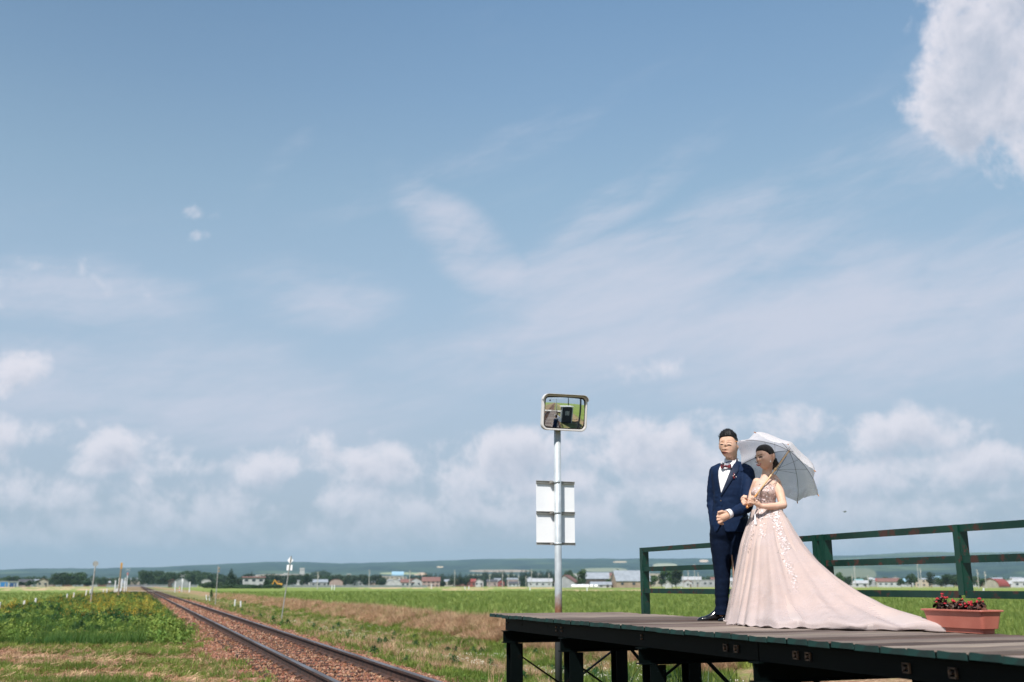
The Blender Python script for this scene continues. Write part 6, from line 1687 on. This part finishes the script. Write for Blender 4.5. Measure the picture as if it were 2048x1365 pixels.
TOWN = [
 # x, D, w, d, h, roof, wall, roof material, label, extras
 (507, 480, 9.6, 7, 4.6, 'shed', W_w, R_br, 'white two-storey house with a flat reddish roof behind the hedge', dict(wins=3, floors=2, name='house')),
 (10, 620, 13, 8, 3.2, 'flat', W_w, W_w, 'white container-like shed at the far left edge with a blue panel', dict(wins=0, name='shed', cat='shed')),
 (85, 760, 7, 6, 4.0, 'gable_y', W_c, R_br, 'small cream house with brown roof left of the twin dark trees', dict(wins=2)),
 (50, 800, 8, 6, 3.5, 'gable_x', W_p, R_d, 'low pinkish house with dark roof near the left edge', dict(wins=2)),
 (207, 1100, 22, 9, 3.4, 'flat', W_w, R_w, 'long low white hall left of the tan wooden post', dict(wins=5, name='hall', cat='hall')),
 (228, 1150, 12, 9, 4.2, 'gable_x', W_w, R_w, 'white hall with pale roof behind the yellow topped post', dict(wins=3, name='hall', cat='hall')),
 (362, 640, 9.5, 8, .8, 'barn', W_g, R_g, 'grey round-roofed barn left of the dark hedge', dict(wins=0, rh=4.2, name='barn', cat='barn')),
 (344, 640, 4.5, 5, 3.6, 'gable_y', W_d, R_br, 'small dark red shed beside the grey round barn', dict(wins=1, name='shed', cat='shed')),
 (412, 700, 6, 5, 3.4, 'barn', W_w, R_w, 'tiny white round-roofed shed peeking over the hedge', dict(wins=0, rh=1.5, name='shed', cat='shed')),
 (608, 800, 9, 6, 4.2, 'shed', W_w, R_w, 'white box house between dark trees right of the leaning sign', dict(wins=2)),
 (638, 820, 13, 7, 3.6, 'gable_x', W_g, R_g, 'long grey roofed house right of the white box house', dict(wins=3)),
 (672, 860, 11, 7, 3.0, 'barn', W_p, R_br, 'low pinkish round-roofed shed in the middle of the town', dict(wins=0, rh=3., name='shed', cat='shed')),
 (690, 1200, 22, 12, 9.5, 'flat', W_c, R_w, 'cream three-storey apartment block left of the centre', dict(wins=6, floors=3, name='apartment_block', cat='building')),
 (715, 900, 9, 7, 4.0, 'gable_y', W_w, R_d, 'white gabled house in front of the cream apartment block', dict(wins=2)),
 (725, 1180, 26, 12, 9.0, 'flat', W_c, R_w, 'long cream apartment block behind dark trees', dict(wins=7, floors=3, name='apartment_block', cat='building')),
 (772, 1150, 34, 14, 11, 'flat', W_c, R_g, 'broad grey-beige building with a stepped flat roof', dict(wins=8, floors=3, name='large_building', cat='building')),
 (795, 1180, 13, 10, 12.0, 'barn_x', W_w, R_s, 'hall with a curved pale blue roof above the beige building', dict(wins=0, rh=4.2, name='sports_hall', cat='building')),
 (802, 1120, 12, 14, 10, 'flat', W_c, R_g, 'narrow beige wing at the right end of the broad building', dict(wins=3, floors=3, name='building_wing', cat='building')),
 (781, 700, 6.5, 7, 1.0, 'barn', W_w, R_w, 'small white arched shed before the beige building', dict(wins=0, rh=3.6, name='shed', cat='shed')),
 (791, 760, 7.5, 8, 1.6, 'barn', W_w, R_w, 'second white arched shed, right and nearer the red roof', dict(wins=0, rh=3.8, name='shed', cat='shed')),
 (815, 780, 10, 8, 3.4, 'gable_x', W_w, R_br, 'white house with a low reddish roof beside the arched sheds', dict(wins=3)),
 (832, 780, 9, 8, 4.4, 'gable_y', W_w, R_r, 'white gabled house with a bright red roof', dict(wins=2)),
 (862, 760, 13, 8, 4.2, 'gable_x', W_p, R_br, 'wide reddish house with a brown hipped roof', dict(wins=4, floors=2, rh=2.8)),
 (848, 1400, 22, 10, 8.5, 'gable_x', W_c, R_t, 'distant building with a turquoise roof, left one of two', dict(wins=4, name='school', cat='building')),
 (910, 1400, 22, 10, 8.5, 'gable_x', W_c, R_t, 'distant building with a turquoise roof, right one of two', dict(wins=4, name='school', cat='building')),
 (943, 760, 6, 6, 4.0, 'gable_x', wm('red_wall', (.24, .06, .05)), R_r, 'bright red house right of the dark grove', dict(wins=2)),
 (958, 760, 6.5, 6, 4.0, 'gable_y', W_w, R_w, 'white gabled cottage right of the bright red house', dict(wins=2)),
 (984, 900, 9, 6, 4.4, 'gable_x', W_p, R_d, 'small pinkish house with dark roof in front of the fir wood', dict(wins=2)),
 (1002, 900, 6, 6, 4.0, 'gable_y', wm('red_wall', (.24, .06, .05)), R_d, 'narrow red-walled house near the utility poles', dict(wins=1)),
 (1028, 860, 10, 6, 2.6, 'gable_x', W_w, R_d, 'low white house with dark roof left of the white workshop', dict(wins=3)),
 (1080, 720, 17, 9, 3.6, 'gable_x', W_w, R_w, 'white workshop with pale roof just left of the mirror pole', dict(wins=4, name='workshop', cat='building', rh=2.2)),
 (1078, 1150, 7, 6, 13, 'gable_y', W_w, R_w, 'small white house high on the rise left of the mirror pole', dict(wins=1)),
 (1134, 560, 11.5, 12, 3.0, 'gable_y', W_g, R_br, 'grey gabled shed with a brownish red roof right of the pole', dict(wins=0, name='shed', cat='shed', rh=3.6, rz=-14)),
 (1150, 640, 6, 7, 3.6, 'gable_x', W_w, R_t, 'small house with a turquoise roof right of the grey shed', dict(wins=1)),
 (1152, 900, 13, 9, 11, 'flat', W_w, R_w, 'white block rising behind the small trees right of the pole', dict(wins=3, floors=2, name='white_building', cat='building')),
 (1195, 600, 13, 8, 5.2, 'gable_x', W_d, R_g, 'dark house with a wide grey roof between the trees', dict(wins=3, rh=3.2)),
 (1202, 560, 11, 6, 1.6, 'gable_x', W_w, R_g, 'low grey roofed shed in front of the dark house', dict(wins=3, name='shed', cat='shed', rh=1.4)),
 (1228, 590, 13, 6, 1.8, 'gable_x', W_t, R_g, 'low shed with a pale grey roof left of the big barn', dict(wins=0, name='shed', cat='shed', rh=1.3)),
 (1221, 820, 15, 8, 8.5, 'gable_x', W_b, R_br, 'beige building with pinkish roof behind the low sheds', dict(wins=3, name='long_house', cat='building')),
 (1262, 560, 19, 11, 3.8, 'gable_x', W_t, R_g, 'big barn with a steep pale metal roof beside the railing end', dict(wins=3, name='barn', cat='barn', rh=5.2, rz=16)),
 (1314, 900, 14, 8, 11, 'flat', W_c, R_w, 'pale building seen between the railing post and the big tree', dict(wins=4, floors=2, name='pale_building', cat='building')),
 (1336, 540, 3.4, 3.4, 1.8, 'gable_y', W_w, R_w, 'tiny white hut at the foot of the big tree', dict(wins=0, name='hut', cat='hut', rh=1.6)),
 (1384, 700, 12, 7, 4.8, 'gable_x', W_g, R_w, 'grey house with white roof right of the big tree', dict(wins=3)),
 (1376, 640, 5, 6, 3.2, 'gable_y', W_w, R_r, 'small white house with red roof in front of the grey house', dict(wins=1)),
 (1416, 720, 15, 8, 4.6, 'flat', W_g, R_w, 'long house with a white roof edge beside the groom', dict(wins=4)),
 (1474, 700, 9, 7, 4.0, 'gable_x', W_w, R_w, 'white house seen between the groom and the gown', dict(wins=3)),
 (1712, 800, 10, 7, 3.6, 'gable_x', W_w, R_t, 'white house with a pale green roof low behind the train', dict(wins=3)),
 (1722, 700, 9, 6, 2.6, 'gable_x', W_w, R_w, 'low white shed in front of the pale green roof', dict(wins=2, name='shed', cat='shed')),
 (1745, 1100, 12, 8, 6.0, 'gable_y', W_p, R_w, 'pinkish house up on the slope of the mown field', dict(wins=2)),
 (1778, 780, 15, 8, 3.8, 'gable_x', W_w, R_br, 'long white house with reddish-brown roof right of the gown', dict(wins=4)),
 (1792, 800, 7, 7, 5.6, 'gable_y', W_w, R_w, 'tall narrow white house beside the long brown-roofed one', dict(wins=2, floors=2)),
 (1765, 840, 9, 7, 4.4, 'gable_x', W_c, R_r, 'cream house with red roof behind the long white house', dict(wins=2)),
 (1815, 860, 9, 7, 4.2, 'gable_x', W_w, R_s, 'white house with light blue roof left of the round tree', dict(wins=2)),
 (1848, 840, 12, 7, 5.4, 'flat', W_b, R_w, 'beige house between the utility pole and the round tree', dict(wins=3, floors=2)),
 (1875, 900, 9, 7, 6.2, 'gable_x', W_g, R_s, 'grey house with blue roof peeping between two dark trees', dict(wins=2)),
 (1991, 600, 9.5, 9, .9, 'barn', W_c, R_r, 'red round-roofed barn right of the third railing post', dict(wins=0, name='barn', cat='barn', rh=3.6, rz=-32)),
 (2013, 640, 5, 5, 2.2, 'gable_x', W_w, R_w, 'tiny white shed right of the red barn', dict(wins=1, name='shed', cat='shed')),
 (2026, 760, 8, 6, 4.2, 'gable_y', W_w, R_w, 'white gabled house near the right edge', dict(wins=2)),
 (2042, 700, 8, 6, 3.6, 'gable_x', W_w, R_w, 'last white house cut by the right picture edge', dict(wins=2)),
 (570, 1500, 6, 8, 18, 'flat', W_w, R_w, 'pale block on the rise, left of the tall white one', dict(wins=3, floors=2, name='hillside_block', cat='building')),
 (603, 1500, 7, 8, 25, 'flat', W_w, R_w, 'tall white block standing out above the round trees', dict(wins=3, floors=4, name='hillside_block', cat='building')),
 (374, 1250, 9, 8, 13.0, 'gable_y', W_w, R_w, 'bright white house high behind the grey round barn', dict(wins=2)),
 (404, 1250, 7, 7, 12.0, 'gable_y', W_w, R_w, 'small white house high behind the hedge, left of the fir', dict(wins=1)),
 (423, 1250, 6, 7, 11.5, 'gable_y', W_w, R_w, 'smallest white house high behind the hedge, next to the pole', dict(wins=1)),
 (697, 1300, 5, 6, 15, 'flat', W_w, R_w, 'white tower block above the cream apartment blocks', dict(wins=2, floors=4, name='tower_block', cat='building')),
 (305, 760, 60, 4, 1.4, 'flat', W_g, W_g, 'long low grey wall of greenhouses right of the vanishing rails', dict(wins=0, name='greenhouse_row', cat='greenhouse')),
 (700, 640, 95, 3, 1.0, 'flat', W_g, R_g, 'long low grey embankment wall under the middle of the town', dict(wins=0, name='low_wall', cat='wall')),
]
for row in TOWN:
    x, D_, w_, d_, h_, rf, wl, rm, lb, ex_ = row
    house(x, D_, w_, d_, h_, rf, wl, rm, lb, **ex_)
# the blue side of the shed at the far left
def face_box(x, D, w, h, m, label, name, cat, z=0.):
    a0, _ = px(x, 1170); a_ = R(a0) + YAW
    e = empty(name, (math.sin(a_) * D, math.cos(a_) * D, GZ0), -a_, label=label, cat=cat)
    mb = MB(); mb.box((0, 0, z + h / 2), (w, 2.2, h)); mb.build('box', m, e); mb = MB(); mb.box((0, 0, z + h + .06), (w + .1, 2.3, .1)); mb.build('lid', R_w, e)
    mb = MB(); mb.box((w * .2, -1.12, z + h * .45), (w * .2, .04, h * .8)); mb.build('door', W_g, e)
face_box(8, 600, 3.4, 3.0, W_blue, 'bright blue container in front of the white shed at the left', 'container', 'container')
face_box(26, 600, 3.2, 2.6, wm('navy_panel', (.02, .07, .20)), 'dark blue container right of the bright blue one', 'container', 'container')
# rows of white silage bales wrapped in plastic
M_bale = mat('white_bale_wrap', (.78, .79, .80), rough=.35)
a0, _ = px(1166, 1170)
for i, (x, lb) in enumerate([(1146, 'leftmost of the white wrapped bales before the grey shed'), (1151, 'second white wrapped bale from the left'), (1157, 'third white wrapped bale from the left'), (1163, 'fourth white wrapped bale from the left, the middle one'), (1169, 'fifth white wrapped bale from the left'), (1175, 'sixth white wrapped bale, before the gap'), (1183, 'seventh white wrapped bale, right of the gap'), (1192, 'rightmost smaller white wrapped bale standing alone')]):
    a0, _ = px(x, 1170); a_ = R(a0) + YAW; D_ = 500
    mb = MB(); mb.tube([(-.85, 0, 0), (-.8, 0, 0), (.8, 0, 0), (.85, 0, 0)], [.75, .9, .9, .75], 14)
    mb.build('silage_bale', M_bale, smooth=False, loc=(math.sin(a_) * D_, math.cos(a_) * D_, GZ0 + .88), rot=(0, 0, -a_), label=lb, cat='bale', group='white wrapped bales in a row')
# yellow excavator behind the hedge
a0, _ = px(556, 1170); a_ = R(a0) + YAW; D_ = 500
e = empty('excavator', (math.sin(a_) * D_, math.cos(a_) * D_, GZ0), -a_, label='yellow excavator with folded arm behind the hedge', cat='excavator'); e.scale = (.75, .75, .85)
mb = MB(); mb.box((1.2, 0, 2.1), (3.0, 2.4, 1.3)); mb.build('body', M_yelpaint, e, bevel=.1); mb = MB(); mb.box((.2, -.5, 3.1), (1.3, 1.2, 1.5)); mb.build('cab', M_yelpaint, e, bevel=.08); mb = MB(); mb.box((.2, -1.12, 3.2), (1.0, .06, .9)); mb.build('window', M_pane, e)
mb = MB(); mb.bar((-.4, 0, 2.3), (-2.2, 0, 4.6), .5, .6); mb.build('boom', M_yelpaint, e); mb = MB(); mb.bar((-2.2, 0, 4.6), (-3.4, 0, 2.4), .4, .45); mb.build('stick', M_yelpaint, e); mb = MB(); mb.box((-3.4, 0, 2.0), (.9, .9, .8)); mb.build('bucket', M_yelpaint, e)
for s_ in (-1, 1): mb = MB(); mb.rings([[(x_, s_ * 1.1 + q, z_) for x_, z_ in [(-1.6, .5), (-1.4, .1), (2.6, .1), (2.8, .5), (2.6, .95), (-1.4, .95)]] for q in (-.3, .3)]); mb.build('track', R_d, e)

# ------------------------------------------------------------------ trees, each its own
TREES = [
 (461, 470, 9.0, 5.0, 'fir', 'tall pointed fir standing behind the clipped hedge', None),
 (475, 480, 5.0, 1.9, 'fir', 'small slim fir just right of the tall fir', None),
 (502, 520, 8.2, 2.2, 'fir', 'fir top showing above the white house roof', None),
 (427, 455, 2.9, 18.0, 'wide', 'long clipped dark hedge left of the white house', None),
 (525, 455, 2.0, 24.0, 'wide', 'long low hedge under the white house and the excavator', None),
 (531, 470, 4.2, 3.4, 'round', 'dark bushy tree at the right end of the white house', None),
 (543, 560, 4.4, 4.0, 'round', 'round tree behind the yellow excavator', None),
 (583, 800, 9.0, 7.5, 'round', 'round dark tree right of the leaning sign', None),
 (610, 780, 10.0, 12.0, 'round', 'big rounded dark tree, largest in the left half of town', None),
 (24, 700, 7.0, 5.0, 'fir', 'pointed dark tree above the container at the far left', None),
 (38, 760, 3.6, 9.0, 'round', 'low dark tree right of the blue containers', None),
 (57, 740, 4.6, 6.0, 'round', 'small dark round tree near the cream house', None),
 (75, 760, 5.0, 6.0, 'round', 'dark tree directly left of the cream brown-roofed house', None),
 (88, 800, 8.0, 4.0, 'tall', 'narrow tree behind the cream brown-roofed house', None),
 (119, 700, 9.0, 12.0, 'round', 'left one of the twin broad dark trees', None),
 (152, 700, 9.2, 13.0, 'round', 'right one of the twin broad dark trees', None),
 (136, 720, 6.0, 9.0, 'round', 'lower dark tree filling the gap between the twin trees', None),
 (172, 760, 4.5, 9.0, 'round', 'low tree between the twin trees and the round-headed post', None),
 (1162, 560, 9.6, 8.0, 'tall', 'light green tree in front of the white block', M_crown_l),
 (1143, 640, 8.0, 9.0, 'round', 'light round tree behind the grey gabled shed', M_crown_l),
 (1137, 760, 12.0, 7.0, 'round', 'darker tree behind the light round one', None),
 (1219, 575, 5.2, 9.0, 'round', 'olive bush between dark house and barn', M_crown_l),
 (1234, 620, 10.4, 8.5, 'round', 'dark round tree left of the big barn', None),
 (1344, 560, 11.0, 13.0, 'round', 'big leafy tree behind the railing, left crown', M_crown_l),
 (1352, 550, 10.0, 9.0, 'tall', 'big leafy tree behind the railing, right crown', None),
 (1302, 560, 6.5, 9.0, 'round', 'bushy tree just right of the first railing post', M_crown_l),
 (1324, 565, 8.5, 6.5, 'tall', 'darker tree leaning against the big leafy tree', None),
 (1679, 560, 8.0, 6.0, 'round', 'light bushy tree beside the second railing post', M_crown_l),
 (1697, 580, 6.0, 6.5, 'round', 'dark bushy tree right of the light one by the second post', None),
 (1684, 700, 5.5, 10.0, 'round', 'low tree behind the two bushy trees at the second post', None),
 (1802, 640, 5.4, 5.0, 'round', 'small dark round tree left of the taller pair', None),
 (1823, 640, 8.0, 8.0, 'round', 'dark tree directly left of the tall utility pole', None),
 (1863, 600, 8.4, 6.0, 'tall', 'upright oval dark tree right of the tall utility pole', None),
 (1891, 620, 7.6, 12.0, 'round', 'left part of the broad dark grove by the third post', None),
 (1907, 630, 7.2, 12.0, 'round', 'right part of the broad dark grove by the third post', None),
 (1965, 600, 5.0, 9.0, 'round', 'brownish tree right of the third railing post', M_crown_l),
 (1978, 600, 5.4, 8.0, 'round', 'dark tree at the left end of the red barn', None),
 (905, 740, 6.0, 9.0, 'round', 'left tree of the dark grove in the middle of town', None),
 (920, 735, 7.2, 10.0, 'round', 'middle tree of the dark grove in the middle of town', None),
 (932, 740, 6.4, 7.0, 'round', 'right tree of the dark grove, beside the bright red house', None),
 (883, 800, 4.5, 8.0, 'round', 'low tree between the brown-roofed house and the grove', None),
 (765, 820, 5.6, 9.0, 'round', 'round tree in front of the broad beige building, left', None),
 (798, 840, 5.2, 8.0, 'round', 'round tree in front of the broad beige building, right', None),
 (652, 840, 8.6, 9.0, 'round', 'dark tree between grey and pinkish sheds', None),
 (661, 900, 8.0, 8.0, 'tall', 'taller dark tree behind the pinkish shed', None),
 (730, 900, 9.0, 8.0, 'round', 'dark tree right of the white gabled house', None),
 (740, 950, 9.6, 7.0, 'tall', 'upright dark tree behind the cream blocks', None),
 (848, 820, 5.6, 6.0, 'tall', 'narrow dark tree right of the bright red roof', None),
 (1044, 800, 8.0, 5.0, 'tall', 'dark tree behind the low white house', None),
 (1065, 820, 6.4, 7.0, 'round', 'round tree left of the white workshop', None),
 (1104, 760, 7.0, 6.0, 'round', 'dark tree close left of the mirror pole', None),
]
for i, (x, D_, h_, w_, kd, lb, mm) in enumerate(TREES): tree(x, D_, h_, w_, kd, lb, mm, i=i)
# wood of small firs behind the town, and tree masses too small to count: one mass each
def wood(name, x0, x1, D, h, n, m, seed, base=GZ0):
    r_ = random.Random(seed); mb = MB()
    src = CR['fir'][0] if m is M_fir else CR['round'][1]
    vs = np.array([v.co[:] for v in src.vertices]); fs = [tuple(p.vertices) for p in src.polygons][::2]
    V_, F_ = [], []
    used = sorted({i for f in fs for i in f}); mp_ = {q: i for i, q in enumerate(used)}; vs = vs[used]; fs = [tuple(mp_[i] for i in f) for f in fs]
    for k in range(n):
        x = x0 + (x1 - x0) * (k + r_.random()) / n; d = D * r_.uniform(.93, 1.10); hh = h * r_.uniform(.6, 1.1)
        a0, _ = px(x, 1170); a_ = R(a0) + YAW; q = r_.uniform(0, 6.28)
        w_ = hh * r_.uniform(.8, 1.3) if m is not M_fir else hh * 1.0
        rv = np.stack([(vs[:, 0] * math.cos(q) - vs[:, 1] * math.sin(q)) * w_ + math.sin(a_) * d, (vs[:, 0] * math.sin(q) + vs[:, 1] * math.cos(q)) * w_ + math.cos(a_) * d, vs[:, 2] * hh + base], 1)
        b0 = sum(len(v) for v in V_); V_.append(rv); F_ += [tuple(i + b0 for i in f) for f in fs]
    link(name, np_mesh(name, np.concatenate(V_), F_), mat=m, kind='stuff')
wood('far_fir_wood', 965, 1115, 1000, 15, 80, M_fir, 1)
wood('far_fir_wood', 815, 960, 1000, 13, 70, M_fir, 2)
wood('far_tree_belt', 285, 440, 900, 12.5, 64, M_crown, 3)
wood('far_tree_belt', 440, 770, 950, 10, 110, M_crown, 4)
wood('far_tree_belt', 0, 285, 1000, 8.5, 80, M_crown, 5)
wood('far_tree_belt', 1115, 1480, 1050, 10, 90, M_crown, 6)
wood('far_tree_belt', 1640, 2060, 900, 7.5, 90, M_crown, 7)
wood('hillside_wood', 618, 660, 1900, 14, 14, M_crown, 8, 12)
# scattered distant roofs: more of the town than one can count
def far_roofs(x0, x1, D, n, seed):
    r_ = random.Random(seed); cols = [W_w, W_c, W_g, R_g, W_p, R_br]; mbs = [MB() for _ in cols]
    for k in range(n):
        x = x0 + (x1 - x0) * (k + r_.random()) / n; d = D * r_.uniform(.9, 1.12); a0, _ = px(x, 1170); a_ = R(a0) + YAW; w = r_.uniform(6, 12); h = r_.uniform(3.2, 6.5)
        i = r_.randrange(len(cols)); c = Vector((math.sin(a_) * d, math.cos(a_) * d, GZ0 + h / 2)); mbs[i].box(c, (w, 6, h), -a_)
        M = Matrix.Translation((c.x, c.y, GZ0 + h)) @ Matrix.Rotation(-a_, 4, 'Z'); q = r_.choice((1.4, 2.0)); j = r_.choice((3, 5, 0, 3))
        mbs[j].add([M @ Vector(v) for v in ((-w / 2 - .3, -3.3, 0), (w / 2 + .3, -3.3, 0), (w / 2 + .3, 0, q), (-w / 2 - .3, 0, q), (-w / 2 - .3, 3.3, 0), (w / 2 + .3, 3.3, 0))], [(0, 1, 2, 3), (3, 2, 5, 4), (0, 3, 4), (1, 5, 2)])
    for m_, mb in zip(cols, mbs):
        if mb.v: link('distant_houses', np_mesh('distant_houses', [Vector(v)[:] for v in mb.v], mb.f), mat=m_, kind='stuff')
far_roofs(560, 1120, 1000, 34, 1); far_roofs(0, 290, 1050, 18, 2); far_roofs(1140, 1480, 980, 16, 3); far_roofs(1690, 2060, 950, 22, 4)
# utility poles
M_conc = mat('concrete_pole', (.42, .41, .39), (.36, .35, .33), scale=2, rough=.9)
def upole(x, D, h, label, arms=2):
    a0, _ = px(x, 1170); a_ = R(a0) + YAW
    e = empty('utility_pole', (math.sin(a_) * D, math.cos(a_) * D, GZ0), -a_ + R(30), label=label, cat='utility pole', group='utility poles along the far edge of the paddy')
    mb = MB(); mb.tube([(0, 0, 0), (0, 0, h)], [.19, .12], 8); mb.build('pole', M_conc, e)
    for k in range(arms): mb = MB(); mb.box((0, 0, h - .4 - k * .9), (1.6, .1, .12)); mb.build('crossarm', M_grey_post, e)
    mb = MB(); mb.tube([(.3, 0, h - 2.2), (.3, 0, h - 1.5)], .22, 8); mb.build('transformer', M_conc, e)
for x, D_, h_, lb in [(738, 520, 9.0, 'utility pole left of the broad beige building'), (819, 420, 7.5, 'thin utility pole between arched shed and red roof'), (909, 560, 9.5, 'tall utility pole left of the dark grove'), (1005, 560, 8.0, 'utility pole right of the narrow red house'), (1017, 640, 7.5, 'second utility pole in front of the fir wood'),
                      (1037, 600, 8.0, 'third utility pole in front of the fir wood'), (1052, 640, 7.0, 'thin utility pole over the low white house'), (1063, 520, 9.5, 'tallest pole with a lamp in front of the fir wood'), (1098, 560, 8.0, 'utility pole over the white workshop, nearest the mirror'), (979, 620, 7.5, 'utility pole between the white cottage and pinkish house'),
                      (635, 380, 6.2, 'thin pole standing in the paddy left of centre'), (1366, 560, 7.5, 'thin pole right of the big leafy tree'), (1377, 620, 10, 'pole above the red roofed small house'), (1390, 560, 12.5, 'tall pole above the grey house with white roof'), (1397, 620, 9, 'pole right of the tall one near the groom'),
                      (1705, 560, 7, 'thin pole right of the dark bushy tree'), (1711, 520, 11, 'pole rising left of the mown hillside field'), (1737, 560, 6.5, 'leaning thin pole before the long white house'), (1838, 520, 13, 'tallest utility pole between gown and third post'), (1843, 560, 10, 'second pole beside the tallest one'), (1957, 480, 8, 'pole immediately right of the third railing post'), (1972, 500, 7.5, 'pole at the left end of the red barn')]:
    upole(x, D_, h_, lb)
# small white boundary stakes at the paddy's far side
for x, D_, h_, lb in [(1060, 300, .8, 'tiny white stake in the paddy left of the mirror pole'), (1174, 250, .95, 'tiny white stake in the paddy between pole and railing'), (1332, 230, .8, 'left tiny white stake under the bottom rail'), (1362, 215, .95, 'right tiny white stake under the bottom rail'), (1966, 210, .95, 'tiny white stake above the planter at the right'), (930, 330, 1.0, 'left of two white stakes in the paddy below the grove'), (938, 330, 1.2, 'right of two white stakes in the paddy below the grove'),
                      (664, 330, 1.5, 'left of two pale posts standing in the paddy'), (669, 330, 1.5, 'right of two pale posts standing in the paddy'), (863, 380, 1.9, 'grey sluice post in the paddy below the brown-roofed house')]:
    a0, _ = px(x, 1170); a_ = R(a0) + YAW; mb = MB(); mb.tube([(0, 0, 0), (0, 0, h_ + .1)], .13, 8)
    mb.build('stake', M_white_post, loc=(math.sin(a_) * D_, math.cos(a_) * D_, -.6), label=lb, cat='stake', group='small stakes along the paddy')
# dry-grass banks between the paddies
M_bund = mat('dry_bund', (.44, .33, .19), (.20, .26, .07), scale=.25, rough=.95, lo=.45, hi=.6, world=True)
def bund(x0, x1, D, h, w, seed, name='paddy_bank'):
    r_ = random.Random(seed); n = 40; rr = []
    for i in range(n + 1):
        a0, _ = px(x0 + (x1 - x0) * i / n, 1170); a_ = R(a0) + YAW; ux, uy = math.sin(a_), math.cos(a_); hh = h * (.55 + .7 * fbm(i * .7, seed, 2., seed, 3)) * min(1, i / 3, (n - i) / 3) + .02
        rr.append([(ux * (D - w), uy * (D - w), -.75), (ux * (D - w * .3), uy * (D - w * .3), -.55 + hh * .8), (ux * (D + w * .3), uy * (D + w * .3), -.55 + hh), (ux * (D + w), uy * (D + w), -.75)])
    mb = MB(); mb.rings(rr); mb.build(name, M_bund, kind='structure')
bund(700, 1135, 420, .55, 2.5, 1); bund(1100, 1500, 262, .36, 1.5, 2); bund(1640, 2060, 225, .30, 1.4, 3); bund(1895, 2010, 205, .40, 1.3, 4); bund(0, 245, 330, .55, 3., 5); bund(-20, 200, 560, .6, 4., 6)
bund(880, 990, 300, .35, 1.2, 7)
# a small bird flying over the railing
d_ = ray(1690, 1024).normalized(); bp_ = Vector((0, 0, CAM_Z)) + d_ * 55
e = empty('bird', bp_, -YAW, label='tiny dark bird gliding above the railing right of the couple', cat='bird')
mb = MB(); mb.ball((0, 0, 0), (.085, .03, .026), 10, 7); mb.build('body', M_crown, e)
for s_ in (-1, 1):
    mb = MB(); mb.add([(.03, 0, .01), (-.03, 0, .01), (-.05, s_ * .13, .035), (.01, s_ * .14, .04), (-.04, s_ * .22, .02)], [(0, 1, 2, 3), (3, 2, 4)]); w_ = mb.build('wing', M_crown, e); w_.modifiers.new('t', 'SOLIDIFY').thickness = .006
